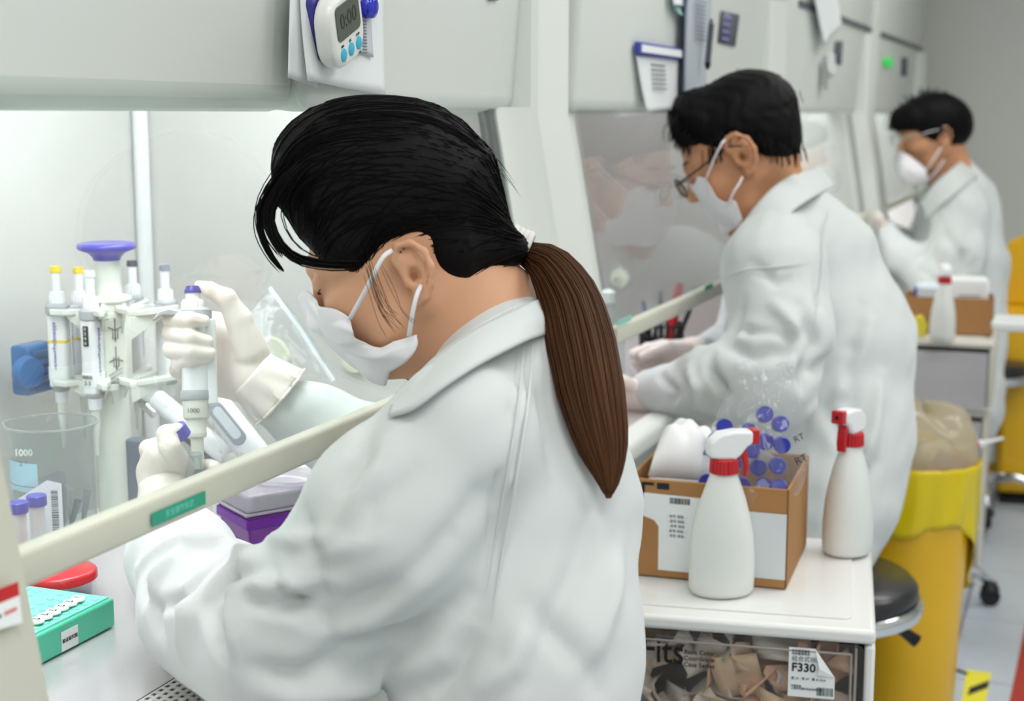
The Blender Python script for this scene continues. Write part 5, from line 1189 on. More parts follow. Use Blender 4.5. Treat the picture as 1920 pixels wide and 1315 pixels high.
text('volume_mark', '1000', .0105, place(*(Vector(tuple(-CF))*(r0*.90)-Vector(tuple(CR))*r0*.42+Vector((0, 0, zb(848)+.006))), (CR[0], CR[1], 0), (0, 0, 1)), m_white, be, bold=.0004)
text('handwriting', '2 1', .008, place(*(Vector(tuple(-CF))*(r0*.93)-Vector(tuple(CR))*r0*.42+Vector((0, 0, zb(868)+.006))), (CR[0], CR[1], 0), (0, 0, 1)), m_inkg, be)
# used tips standing in the beaker
for i in range(11):
    a = i*.571; rr_ = r0*.75*(.35+.6*((i*37 % 10)/10)); c0 = np.array([rr_*math.cos(a), rr_*math.sin(a), .008]); c1 = c0+np.array([(.02*math.cos(a*3)), .02*math.sin(a*2), .052+.004*(i % 4)])
    q = M().tube([bk+c0, bk+(c0+c1)/2, bk+c1], [.0012, .003, .0045], 10, cap=False)
    tag(q.build('used_pipette_tip', mat('smoky_tip', (172, 168, 178), .25, trans=.3), loc=bk+c0, world=True), 'used grey plastic pipette tip standing in the glass beaker', 'pipette tip', 'used tips in the beaker')
def falcon(px, py, d, label, word, m_cap=m_purple, h=.118):
    p = at(px, py, d); p = np.array([p[0], p[1], p[2]-h]); t = empty('capped_tube', p, label, 'tube', 'capped tubes by the left post')
    M().lathe([(.001, 0), (.003, .003), (.0080, .022), (.0083, h-.012), (.0083, h-.002)], n=24).build('tube_wall', mat('cloudy_tube', (238, 234, 234), .3, trans=.35), t)
    M().lathe([(.0105, h-.012), (.0108, h-.011), (.0108, h-.001), (.0100, h), (.0085, h+.0002)], n=60, fn=lambda r, a, z: r*(1+.02*math.copysign(1, math.sin(a*30)) if z < h-.001 else 1), cap=True).build('screw_cap', m_cap, t, sharp=25)
    text('handwriting', word, .008, place(*(Vector(tuple(-CF))*.0087+Vector((0, 0, h*.5))), (0, 0, 1), (-CR[0], -CR[1], 0)), m_inkg, t)
    return t
falcon(68, 928, 1.62, 'violet-capped tube standing before the barcode card', '75-C'); falcon(33, 941, 1.58, 'violet-capped tube nearest the left post', 'LTZ')
t = empty('tube_rack', atZ(50, 1100, BENCH), 'low white rack holding the two violet-capped tubes', 'rack')
for (px, py, d) in ((68, 928, 1.62), (33, 941, 1.58)):
    p = at(px, py, d); M().lathe([(.0105, 0), (.0105, p[2]-.118-BENCH+.012), (.0088, p[2]-.118-BENCH+.012), (.0088, p[2]-.118-BENCH-.001)], (p[0], p[1], BENCH), n=20).build('tube_well', m_white, t, world=True)
p = (at(68, 928, 1.62)+at(33, 941, 1.58))/2; M().box((p[0], p[1], BENCH+.004), (.07, .06, .008), rot=.3).build('rack_base', m_white, t, world=True, bevel=.001)
t = empty('barcode_card', at(85, 1000, 1.66), 'white barcode card in a clear bag behind the violet-capped tubes', 'card')
cN = Vector((.45, -.9, 0)); r_ = Vector((.9, .40, 0)); c0 = at(82, 985, 1.665)
mm = place(0, 0, 0, r_, (0, 0, 1)); 
card = M().prism([(-.028, -.055), (.022, -.055), (.022, .048), (.006, .052), (-.028, .030)], .0006); card.build('card', mat('bright_paper', (244, 244, 250), .7), t, xf=Matrix.Translation(Vector(tuple(c0-at(85, 1000, 1.66)))) @ mm, smooth=False)
rs = np.random.RandomState(2); q = M(); y = -.045
while y < .040: w = rs.choice([.0006, .0012, .002]); q.lo(.010, y, .0007, .0175, y+w, .0010); y += w+rs.choice([.0006, .0012])
q.build('barcode', m_inkg, t, xf=Matrix.Translation(Vector(tuple(c0-at(85, 1000, 1.66)))) @ mm, smooth=False)
M().prism([(-.034, -.060), (.028, -.060), (.028, .060), (.020, .064), (-.034, .040)], .004, c=(0, 0, -.002)).build('clear_bag', m_film, t, xf=Matrix.Translation(Vector(tuple(c0-at(85, 1000, 1.66)))) @ mm, smooth=False)
# blue rack against the back wall
b0 = atX(58, 690, -1.212); t = empty('blue_rack', b0, 'translucent blue rack behind the left pipettes', 'rack'); m_blu = mat('translucent_blue', (38, 118, 190), .25, trans=.25)
M().rbox((.002, .002, 0), (.028, .050, .062), .006, 4, axis='Y').build('frame', m_blu, t); M().lathe([(.018, 0), (.021, .006), (.018, .016)], (.010, -.026, 0), axis=(1, -.2, 0), n=28).build('round_shield', m_blu, t)
for k in range(5): M().lo(.018, -.02, -.026+k*.011, .024, .024, -.020+k*.011).build('rung', mat('deep_blue', (24, 84, 150), .3), t, bevel=.001)
# wall port discs, zip bag, draped film
m_disc = mat('cream_disc', (226, 228, 204), .4, coat=.2)
def port(px, py, r, label, ywall=1.77, kn=True):
    p = atY(px, py, ywall-.002); t = empty('port_cap', p, label, 'valve cap'); M().lathe([(r, 0), (r, .004), (r*.94, .008), (r*.5, .009)], axis=(0, -1, 0), n=32).build('disc', m_disc, t)
    if kn: M().lathe([(r*.22, .009), (r*.2, .03), (r*.26, .034), (r*.2, .040)], axis=(0, -1, 0), n=16).build('tap', m_chrome, t)
    return t
port(512, 668, .028, 'cream wall port cap behind the clear zip bag', kn=False); port(668, 672, .020, 'cream wall port cap below her mask', kn=False)
port(1163, 522, .022, 'cream port cap inside the second cabinet', 3.27)
zb_ = empty('zip_bag', at(545, 640, 1.80), 'clear zip bag leaning behind her right sleeve', 'bag')
sheet('film', [[at(440, 640, 1.76), at(470, 580, 1.78), at(505, 542, 1.80)], [at(470, 660, 1.74), at(520, 620, 1.77), at(560, 600, 1.79)], [at(500, 700, 1.72), at(560, 700, 1.75), at(622, 712, 1.78)]], film('zip_film', .035), zb_, .0008, 24, 24, disp=lambda G: G+np.random.RandomState(1).normal(size=G.shape)*.0006)
M().tube([at(505, 540, 1.80), at(560, 615, 1.795), at(625, 715, 1.785)], .0028, 8, flat=.5).build('zip_seal', mat('milky_plastic', (232, 234, 238), .3), zb_, world=True)
M().tube([at(514, 540, 1.80), at(569, 612, 1.795), at(634, 710, 1.785)], .0016, 6).build('zip_seal', m_clear, zb_, world=True)
def crumple(name, rows, m, label, cat, amp=.004, seed=0, n=26):
    P0 = rows[len(rows)//2][len(rows[0])//2]; t = empty(name, at(*P0), label, cat); rs = np.random.RandomState(seed); ph = rs.rand(8)*6
    def dz(G):
        n1, n2 = G.shape[:2]; a, b = np.meshgrid(np.linspace(0, 6, n1), np.linspace(0, 6, n2), indexing='ij')
        w = np.abs(np.sin(a*1.9+b*1.3+ph[0]))+np.abs(np.sin(a*-1.1+b*2.3+ph[1]))+np.abs(np.sin(a*3.3+b*.4+ph[2]))*.6+np.abs(np.sin(a*.7-b*3.9+ph[3]))*.5
        return G-CF*(w*amp)[..., None]+CR*(np.sin(a*3+b*2)*amp*.5)[..., None]
    sheet('film', [[at(*p) for p in r] for r in rows], m, t, .0005, n, n, disp=dz); return t
crumple('plastic_wrap', [[(405, 745, 1.75), (440, 735, 1.77), (480, 760, 1.78)], [(400, 800, 1.73), (445, 790, 1.75), (492, 800, 1.78)], [(420, 850, 1.72), (460, 845, 1.74), (490, 850, 1.78)]], m_film, 'crumpled clear wrap behind the held pipette', 'wrap', .004, 3)
t = empty('tip_wrapper', at(290, 735, 1.75), 'pale clear wrapper under the right side of the carousel', 'wrapper')
sheet('film', [[at(262, 705, 1.74), at(290, 700, 1.75), at(318, 712, 1.76)], [at(262, 735, 1.745), at(288, 738, 1.744), at(322, 740, 1.76)], [at(264, 765, 1.75), at(290, 775, 1.752), at(315, 765, 1.76)]], m_film, t, 0, 16, 16)
# ================================================================ charger stand with leaning electronic pipettes
c0 = atZ(470, 1000, BENCH); cs = empty('charging_stand', (-1.03, 1.60, BENCH), 'cream charging stand with violet lettering, behind the rail', 'stand')
A = at(388, 858, 1.80); Bp = at(648, 862, 1.72)
cl = (A+Bp)/2; dx = Bp-A; dx[2] = 0; ln = np.linalg.norm(dx); an = math.atan2(dx[1], dx[0])
Rz = Matrix.Rotation(an, 4, 'Z'); Rz.translation = Vector((cl[0], cl[1], 0))-Vector((-1.03, 1.60, 0))
q = M(); Hc = A[2]-BENCH; q.add([(-ln/2, 0, 0), (ln/2, 0, 0), (ln/2, .09, 0), (-ln/2, .09, 0), (-ln/2, .012, Hc), (ln/2, .012, Hc), (ln/2, .075, Hc), (-ln/2, .075, Hc)], [(0, 3, 2, 1), (4, 5, 6, 7), (0, 1, 5, 4), (1, 2, 6, 5), (2, 3, 7, 6), (3, 0, 4, 7)])
q.build('housing', m_ivory, cs, xf=Rz, bevel=.004, seg=3)
text('brand_lettering', 'eppendorf', .026, Rz @ place(-ln/2+.052, .0075, Hc-.022, (1, 0, 0), (0, .15, 1)), mat('soft_violet_ink', (132, 132, 186), .6), cs, sx=1.0)
def epipette(a, b, label, w=.020, win=True):
    A = at(*a); B = at(*b); L = np.linalg.norm(A-B); R = frame(Vector(A-B), Vector(-CF)).to_4x4(); t = empty('electronic_pipette', B, label, 'pipette')
    M().rbox((0, 0, L*.5), (w*1.5, w*1.9, L), w*.7, 5).build('body', m_pwhite, t, xf=R, bevel=.004)
    M().lathe([(w*.42, 0), (w*.7, .03)], (0, 0, -.028), n=18).build('lower_cone', m_ivory, t, xf=R)
    if win:
        M().rbox((w*.76, 0, L*.62), (.002, w*.95, L*.55), w*.45, 4, axis='X').build('window_frame', m_steelgrey, t, xf=R); M().rbox((w*.78, 0, L*.62), (.002, w*.6, L*.42), w*.28, 4, axis='X').build('display', mat('pale_display', (206, 214, 222), .2), t, xf=R)
    return t
e1 = epipette((392, 745, 1.74), (500, 880, 1.72), 'white electronic pipette with a long grey window, right of the held pipette', .019)
M().rbox((.016, 0, .018), (.002, .020, .012), .004, 3, axis='X').build('green_mark', mat('mint_mark', (150, 220, 190), .5), e1, xf=Matrix.Rotation(0, 4, 'Z'))
epipette((290, 745, 1.80), (430, 860, 1.76), 'white electronic pipette leaning behind the left glove', .013, False)
t = empty('multichannel_bar', at(300, 770, 1.84), 'dark steel bar of a pipette leaning behind the carousel column', 'bar')
M().cyl(at(262, 752, 1.84), at(292, 776, 1.835), .007, n=14).build('rod', m_chrome, t, world=True); M().cyl(at(330, 795, 1.80), at(410, 862, 1.77), .010, n=14).build('grip', m_dgrey, t, world=True)
tag(M().rbox((0, 0, 0), (.03, .02, .11), .006, 3).build('dark_gap_block', mat('slate_blue', (112, 118, 134), .4), loc=at(262, 875, 1.80)+[0, 0, -.02]), 'slate grey block standing right of the carousel column', 'block')  # added block, its slate tone stands in for a dark gap
# ================================================================ violet tip box, green rack, red lid
m_vio = mat('violet_clear', (150, 60, 190), .2, trans=.45, coat=.3); m_vio2 = mat('violet_solid', (118, 40, 168), .3); m_milk = mat('milky_lid', (232, 228, 240), .2, trans=.45)
tp = atZ(466, 1085, BENCH); d_ = (tp-CAMP)@CF; kt = d_/FOC; tx = empty('tip_box', tp, 'violet pipette tip box with milky clear lid, between her sleeves', 'tip box')
u1 = atZ(413, 1052, BENCH)-tp; u2 = atZ(560, 1060, BENCH)-tp; u1 = u1/np.linalg.norm(u1)*.085; u2 = u2/np.linalg.norm(u2)*.125; u2 = u2-u1*((u2@u1)/(u1@u1))*.8
zz = lambda py: at(466, py, d_)[2]-BENCH
def pbox(q, z0, z1, e=0., s0=1, s1=1):
    P = []
    for z, s_ in ((z0, s0), (z1, s1)):
        c = (u1+u2)/2
        for a, b in ((0, 0), (1, 0), (1, 1), (0, 1)): p = u1*a+u2*b; p = c+(p-c)*(s_+e); P.append((p[0], p[1], z))
    return q.add(P, [(0, 1, 2, 3), (7, 6, 5, 4), (0, 4, 5, 1), (1, 5, 6, 2), (2, 6, 7, 3), (3, 7, 4, 0)])
zc = zz(966); pbox(M(), 0, zc, s0=.88, s1=.97).build('base', m_vio, tx, bevel=.003, seg=3)
pbox(M(), zc-.016, zc-.004, .005).build('rim_band', m_vio2, tx, bevel=.002); pbox(M(), zc, zc+.003, .03).build('rim', m_milk, tx, bevel=.001)
pbox(M(), zc+.003, zz(945)+.010, s0=1.0, s1=.95).build('lid', m_milk, tx, bevel=.004, seg=3)
for i in range(7):
    for j in range(9):
        p = u1*(i+.7)/7.4+u2*(j+.7)/9.4; 
        if i in (0, 6) or j in (0, 8) : M().cyl((p[0], p[1], zc+.003), (p[0], p[1], zc+.016), .0028, .0032, n=8).build('boxed_tip', m_milk, tx)
M().lathe([(.028, 0), (.032, .001), (.034, .006)], tuple((u1+u2)/2+np.array([0, 0, zz(945)+.010])), n=32, ell=(1.2, .8), cap=False).build('lid_emboss', m_milk, tx)
m_grn = mat('mint_rack', (92, 222, 184), .28, trans=.2, coat=.3); m_grnt = mat('mint_rack_top', (130, 228, 200), .4)
r1 = atZ(217, 1176, BENCH); r2 = atZ(75, 1250, BENCH); yf = r1[1]; x1 = r1[0]; gk = empty('tube_strip_rack', (x1-.06, yf-.11, BENCH), 'mint green rack of capped tubes at the lower left', 'rack')
hz = .030; M().lo(0.06, -.11, .001, -.06, .11, hz).build('rack_body', m_grn, gk, bevel=.0025, seg=3)
M().lo(.056, -.106, hz, -.056, .106, hz+.0015).build('rack_top', m_grnt, gk, smooth=False)
q = M()
for i in range(8):
    for j in range(14):
        if i == 4 and j > 4: continue
        q.cyl((.049-i*.0138, -.098+j*.0148, hz), (.049-i*.0138, -.098+j*.0148, hz+.0025), .0042, .0034, n=8)
w = q.build('rack_wells', mat('well_green', (136, 230, 204), .4), gk); w['kind'] = 'stuff'
for k in range(6):
    c_ = atZ(146-k*15.5, 1126+k*8.2, BENCH+hz+.004)-np.array(gk.location); M().lathe([(.0072, 0), (.0074, .001), (.0064, .003)], c_, n=20).build('round_cap', m_paper, gk)
    text('handwriting', 'N%d' % (k+1), .006, place(c_[0], c_[1], c_[2]+.0032, CR, (CF[0], CF[1], 0)), m_ink, gk)
la, lb2 = atX(115, 1212, x1)-np.array(gk.location), atX(146, 1196, x1)-np.array(gk.location); M().lo(.0602, la[1], .003, .0606, lb2[1], .022).build('paper_label', m_paper, gk, smooth=False); text('lettering', '验证研究院', (lb2[1]-la[1])*.185, place(.0609, (la[1]+lb2[1])/2, .0125, (0, 1, 0), (0, 0, 1)), m_ink, gk)
M().lo(-.004, .11, .010, .004, .114, .020).build('latch', m_grnt, gk, bevel=.001)
lb = atZ(112, 1124, BENCH); t = empty('red_lidded_dish', lb, 'red-lidded clear round dish in front of the bench rail', 'dish')
M().lathe([(.001, .001), (.032, .001), (.036, .006), (.037, .026), (.034, .026), (.033, .006), (.001, .005)], n=40, cap=False).build('dish', m_clear, t); M().lathe([(.038, .022), (.0395, .023), (.0395, .030), (.036, .033), (.001, .0335)], n=40).build('lid', mat('red_lid', (226, 44, 54), .3, trans=.2, coat=.4), t, sharp=50)
t = empty('orange_frame_holder', atZ(76, 1112, BENCH), 'small holder with thin orange edges left of the red-lidded dish', 'holder')
for a, b in (((-.012, 0, .002), (-.012, 0, .016)), ((-.012, 0, .002), (.014, .006, .002)), ((.014, .006, .002), (.014, .006, .016)), ((-.012, 0, .016), (.014, .006, .016))): M().cyl(a, b, .0016, n=6).build('edge', mat('orange_plastic', (246, 120, 40), .4), t)
M().box((0, .006, .009), (.024, .0015, .014), rot=.24).build('pane', m_clear, t)
# ================================================================ storage unit in the foreground
TOPZ = .70
m_box = mat('drawer_unit_plastic', (232, 233, 230), .32, coat=.25); m_box2 = mat('drawer_unit_beige', (222, 219, 210), .4)
m_card = mat('cardboard', (178, 132, 82), .8, var=(14, (162, 116, 70)), bump=(300, .15, .0006)); m_cardi = mat('cardboard_inside', (156, 112, 68), .85)
fr = atZ(1643, 1185, TOPZ); bkR = atZ(1651, 1016, TOPZ); fl_ = atZ(1195, 1152, TOPZ)
yawU = math.atan2(fr[1]-fl_[1], fr[0]-fl_[0]); Wd, Dp = .378, .385
ex = np.array([math.cos(yawU), math.sin(yawU), 0]); ey = np.array([-ex[1], ex[0], 0])
org = fr - ex*Wd/2 + ey*Dp/2
def unit(name, label, group, org, yaw, W_, D_, H, z0, see=True, m=m_box, faces=True):
    t = empty(name, (org[0], org[1], z0), label, 'drawer unit', group, rz=yaw); w = .012
    q = M().lo(-W_/2, -D_/2, H-.018, W_/2, D_/2, H); q.build('top_panel', m, t, bevel=.006, seg=3)
    q = M().rbox((.0, .004, H+.0012), (W_-.055, D_-.06, .0028), .012, 4); q.build('raised_top_field', m, t)
    for s_ in (-1, 1): M().lo(s_*W_/2, -D_/2+.004, .0, s_*(W_/2-w), D_/2-.004, H-.020).build('side_panel', m, t, bevel=.004)
    M().lo(-W_/2+w, D_/2-.016, 0, W_/2-w, D_/2-.006, H-.02).build('back_panel', m, t, smooth=False); M().lo(-W_/2+w, -D_/2+.01, .0, W_/2-w, D_/2-.01, .012).build('bottom_panel', m, t, smooth=False)
    M().lo(-W_/2, -D_/2, 0, W_/2, -D_/2+.012, .010).build('front_sill', m, t, bevel=.003)
    return t
u1_ = unit('drawer_unit', 'white drawer unit with clear front, under the tube box, topmost', 'stacked drawer units', org, yawU, Wd, Dp, .315, TOPZ-.315)
u0_ = unit('drawer_unit', 'lower white drawer unit carrying the clear-fronted one', 'stacked drawer units', org, yawU, Wd, Dp, .315, TOPZ-.632)
m_fr = mat('frosted_side', (206, 200, 194), .4)
m_smoke = glassmat('smoky_drawer_plastic', (246, 243, 240), 1.3, .12, haze=.02)
for (u, see) in ((u1_, True), (u0_, False)):
    d = bpy.data.objects.new('drawer', None); COL.objects.link(d); d.parent = u; y = -Dp/2
    M().rbox((0, y+.003, .154), (Wd-.026, .005, .282), .008, 4, axis='Y').build('drawer_front', m_smoke, d)
    q = M(); a, b = Wd/2-.026, .132
    for (x0, z0, x1, z1) in ((-a, .154+b-.003, a, .154+b), (-a, .154-b, a, .154-b+.003), (-a, .154-b, -a+.003, .154+b), (a-.003, .154-b, a, .154+b)): q.lo(x0, y-.0015, z0, x1, y+.001, z1)
    q.build('front_moulding', mat('smoky_edge', (172, 166, 160), .3, trans=.3), d, bevel=.001)
    if see: M().lo(-Wd/2+.02, y+.02, .02, -Wd/2+.023, Dp/2-.03, .285).build('drawer_side', m_fr, d, smooth=False); M().lo(Wd/2-.023, y+.02, .02, Wd/2-.02, Dp/2-.03, .285).build('drawer_side', m_fr, d, smooth=False)
    M().lo(-Wd/2+.018, y+.018, .016, Wd/2-.018, Dp/2-.02, .020).build('drawer_bottom', m_box2, d, smooth=False)
    if see:
        def F(xp, zp, dy=-.0005): return place(xp, y+dy, zp, (1, 0, 0), (0, 0, 1))
        text('lettering', 'Fits', .044, F(-.062, .270), m_blk, d, sx=.86, bold=.0005)
        text('lettering', 'Basic Color\nCoordinate\nCase Series', .0080, F(-.036, .264), m_blk, d, align='LEFT', bold=.00012); text('lettering', 'This color coordinate collection\nof case series', .0042, F(-.070, .288), m_inkg, d, align='LEFT')
        lx, lz, g = Wd/2-.071, .258, .85; LM = F(lx, lz, -.001) @ Matrix.Scale(g, 4)
        def LT(b_, s_, x_, z_, m_, bo=0): text('lettering', b_, s_, LM @ Matrix.Translation((x_, z_, .0012)), m_, d, align='LEFT', bold=bo)
        M().prism([(-.034, -.036), (.030, -.036), (.030, -.004), (.002, .036), (-.034, .036)], .0004).build('price_label', m_paper, d, xf=LM)
        M().add([(.030, -.004, .001), (.002, .036, .001), (.008, .010, .006), (.006, -.001, .004)], [(0, 1, 2), (0, 2, 3)]).build('curled_corner', m_paper, d, xf=LM, solid=.0003, smooth=False)
        LT('F330', .017, -.030, .007, m_ink, .0004); LT('组合式抽屉', .0085, -.030, .0195, m_inkg); LT('天马株式会社\n收纳整理用品', .0042, -.030, .0295, m_ink); LT('宽 33 · 深 47 · 高 31.5cm', .0046, -.030, -.009, m_ink); LT('中国制造\n上海天马塑料制品有限公司', .0036, -.030, -.022, m_ink)
        q = M(); x = .006; rs = np.random.RandomState(5)
        while x < .027: w = rs.choice([.0005, .0009, .0013]); q.lo(x, -.032, .0006, x+w, -.020, .0009); x += w+rs.choice([.0005, .0009])
        q.build('barcode', m_ink, d, xf=LM, smooth=False)
# crumpled paper packets inside the upper drawer
rs = np.random.RandomState(11); pk = []
mcols = [mat('packet_paper_%s' % n, c, .8) for n, c in (('cream', (238, 222, 196)), ('white', (228, 228, 226)), ('bluish', (196, 204, 212)), ('peach', (238, 204, 180)))]
Mu = Matrix.Rotation(yawU, 4, 'Z'); Mu.translation = Vector(u1_.location)
for i in range(150):
    x = rs.uniform(-.168, .165); z = rs.uniform(.035, .275); yy = -Dp/2+rs.uniform(.016, .055); w = rs.uniform(.034, .07); h = rs.uniform(.026, .055)
    R = Euler((rs.uniform(-.9, .9)+PI/2, rs.uniform(-.8, .8), rs.uniform(0, 6.28))).to_matrix(); q = M(); rows = []
    c1, c2 = rs.uniform(-1, 1, 2); yy += .012
    for a in np.linspace(-1, 1, 6):
        rows.append([tuple(R @ Vector((a*w*.5, b*h*.5, .010*math.sin(a*2.6*c1+b*1.7)*1.3+.006*c2*a*b))) for b in np.linspace(-1, 1, 5)])
    q.grid(rows); q.v = [(min(max(a_, -.166-x), .166-x), max(b_, -Dp/2+.010-yy), min(max(c_, .022-z), .292-z)) for a_, b_, c_ in q.v]
    k = (2 if x < -.02 and z < .15 and rs.rand() < .8 else (1 if x < .03 and rs.rand() < .5 else rs.choice([0, 0, 3, 1])))
    p = Mu @ Vector((x, yy, z)); o = q.build('paper_packet', mcols[k], None, loc=tuple(p), solid=.0006, sharp=60); o.rotation_euler = (0, 0, yawU)
    tag(o, 'crumpled paper packet piled in the clear-fronted drawer', 'packet', 'paper packets in the drawer')
# ================================================================ carton with tissues and capped tubes
bl, br = atZ(1190, 1078, TOPZ+.004), atZ(1474, 1106, TOPZ+.004); yb_ = math.atan2(br[1]-bl[1], br[0]-bl[0]); bw = np.linalg.norm(br-bl)+.012; bd = .205; bh = .130
ex2 = np.array([math.cos(yb_), math.sin(yb_), 0]); ey2 = np.array([-ex2[1], ex2[0], 0]); bc = br-ex2*bw/2+ey2*bd/2; bc[2] = TOPZ+.0042
cb = empty('cardboard_box', bc, 'open brown carton with torn white labels, holding tissues and blue-capped tubes', 'box', rz=yb_); th_ = .004
for (x0, y0, x1, y1, n) in ((-bw/2, -bd/2, bw/2, -bd/2+th_, 'front_wall'), (-bw/2, bd/2-th_, bw/2, bd/2, 'rear_wall'), (-bw/2, -bd/2, -bw/2+th_, bd/2, 'side_wall'), (bw/2-th_, -bd/2, bw/2, bd/2, 'side_wall')):
    M().lo(x0, y0, 0, x1, y1, bh).build(n, m_card, cb, bevel=.0015)
M().lo(-bw/2+th_, -bd/2+th_, .001, bw/2-th_, bd/2-th_, .005).build('floor_panel', m_cardi, cb, smooth=False)
def FB(x, z, dy=-.0006): return place(x, -bd/2+dy, z, (1, 0, 0), (0, 0, 1))
sc_ = bw/.2
M().prism([(-.052, .012), (-.048, .042), (.030, .040), (.030, -.060), (-.028, -.060), (-.028, -.002), (-.034, .006)], .0004).build('torn_label', m_paper, cb, xf=FB(-bw*.16, .070)); M().prism([(-.03, -.05), (.04, -.05), (.04, .036), (-.03, .036)], .0004).build('paper_label', mat('shipping_label', (214, 220, 222), .7), cb, xf=FB(bw*.30, .062))
for k in range(5): text('lettering', '- 货号 规格 ---'[:10-k % 3], .0045, FB(-bw*.16-.004, .083-k*.0065, -.0014), m_inkg, cb)
q = M(); x = -.014
while x < .012: w = rs.choice([.0005, .001, .0014]); q.lo(x, .030, .0006, x+w, .038, .0009); x += w+rs.choice([.0006, .001])
q.build('barcode', m_ink, cb, xf=FB(-bw*.16, .070), smooth=False)
M().lo(-bw/2+.02, -bd/2-.0006, bh-.020, -bw/2+.024, -bd/2, bh-.004).build('printed_mark', m_ink, cb, smooth=False); M().lo(-bw/2+.02, -bd/2-.0006, bh-.008, -bw/2+.036, -bd/2, bh-.004).build('printed_mark', m_ink, cb, smooth=False); M().lo(-bw/2+.040, -bd/2-.0006, bh-.012, -bw/2+.056, -bd/2, bh-.004).build('printed_mark', m_ink, cb, smooth=False)
# (kept beneath) tissue pack
tq = bc+ex2*(-bw/2+.060)+ey2*.0; tq[2] = TOPZ+.0105; dT = (tq-CAMP)@CF; tk = empty('tissue_pack', tq, 'pack of folded white tissues in the left half of the carton', 'tissues', rz=yb_+.05)
m_tis = mat('tissue', (240, 240, 240), .9, bump=(120, .3, .001)); hT = at(1252, 872, dT)[2]-tq[2]; nl = 9
for k in range(nl): M().rbox((.001*math.sin(k*2.3), .001*math.cos(k*3), (k+.5)*hT/nl), (.088, .115, hT/nl*.86), .004, 3, rot=None).build('tissue', m_tis, tk, bevel=.001)
def lump(name, w, d, h, z0, m, parent, seed, peak=.5):
    n = 22; rows = []
    for i in range(n+1):
        r = []
        for j in range(n+1):
            u, v = i/n*2-1, j/n*2-1; e = max(0, 1-abs(u)**5)*max(0, 1-abs(v)**5)
            z = z0+h*e**.6*(.72+.28*math.cos(u*1.4+peak)*math.cos(v*1.1))+.004*math.sin(u*7+seed)*math.sin(v*5+seed)*e+abs(math.sin(u*3.3+v*2.1+seed))*.005*e
            r.append((u*w/2*(1-.16*e*.6), v*d/2*(1-.1*e), z))
        rows.append(r)
    return M().grid(rows).build(name, m, parent, sharp=0, solid=.001)
lump('crumpled_tissue', .090, .115, .060, hT, m_tis, tk, 1.3); 
# blue-capped tubes in a clear bag
CAPS = [(1359, 801, 0, .3), (1437, 829, 0, 0), (1467, 836, 0, 0), (1411, 845, 0, 0), (1423, 878, 0, 0), (1460, 875, 0, 0), (1326, 905, 0, .2), (1432, 909, -.3, 0), (1462, 912, -.3, 0), (1392, 911, 0, 0), (1423, 935, -.5, 0), (1453, 938, -.5, 0), (1436, 776, .05, .6), (1333, 855, .02, 0), (1315, 922, .02, 0), (1472, 944, -.3, 0), (1350, 878, .05, 0), (1385, 862, .04, .3), (1342, 826, .05, .4), (1405, 808, .05, .5), (1465, 795, .06, .4)]
m_cblue = mat('royal_blue_cap', (44, 52, 168), .32, coat=.3); m_tubew = glassmat('frosted_tube', (235, 238, 242), 1.4, .2, haze=.35)
TL = ['blue-capped tube directly above the head of the front spray bottle', 'blue-capped tube right above the nozzle of the front spray bottle', 'blue-capped tube beside the bag edge, right of the nozzle height', 'blue-capped tube touching the red nozzle tip of the front spray bottle', 'blue-capped tube right of the red trigger, middle row', 'blue-capped tube in the middle row, nearest the right bag edge',
      'blue-capped tube at the lower left of the bag, left of the collar', 'left tube of the pair lying just above the carton edge, blue cap up', 'right tube of the pair lying just above the carton edge, blue cap up', 'blue-capped tube half hidden by the shoulder of the front bottle', 'lowest blue-capped tube left of centre, behind the carton wall', 'lowest blue-capped tube right of centre, behind the carton wall',
      'faint blue-capped tube, highest in the bag', 'blue-capped tube just left of the white spray head', 'lowest blue-capped tube at the left bag edge', 'lowest blue-capped tube in the right corner of the carton', 'blue-capped tube behind the red collar of the front bottle', 'blue-capped tube behind the spray trigger', 'blue-capped tube at the upper left bag edge', 'blue-capped tube behind and above the nozzle, tilted upwards', 'blue-capped tube at the upper right bag edge, tilted upwards']
tubem = None; fixlab = 'blue-capped plastic tube inside the clear bag in the carton'
for i, (px, py, tz, tw) in enumerate(CAPS):
    d = 1.90+.012*math.sin(i*2.1)+(tz > 0)*.03; p = at(px, py, d); dr = Vector(tuple(-CF))+Vector((0, 0, -.1+tw*.5+(.55 if tz < -.2 else 0)))+Vector(tuple(CR))*(.12*math.sin(i*1.7)); 
    t = empty('blue_capped_tube', p, TL[i], 'tube', 'blue-capped tubes in the bag', rot=dr.to_track_quat('Z', 'Y').to_euler())
    if tubem is None:
        a = M().lathe([(.0106, -.012), (.0108, -.0115), (.0108, -.001), (.0100, 0), (.0085, .0001), (.0080, -.0007)], n=40, fn=lambda r, a, z: r*(1+(.02 if z < -.0015 else 0)*math.copysign(1, math.sin(a*20)))).build('screw_cap', m_cblue, t, sharp=25)
        b = M().lathe([(.0082, -.010), (.0082, -.065), (.004, -.080), (.001, -.082)], n=14).build('tube_wall', m_tubew, t); tubem = (a, b)
    else:
        for o in tubem: c = o.copy(); COL.objects.link(c); c.parent = t
bg = empty('clear_bag', at(1420, 930, 1.93), 'tall clear plastic bag full of blue-capped tubes, standing in the carton', 'bag')
top = [(1380, 680), (1400, 676), (1435, 692), (1465, 678), (1492, 690)]
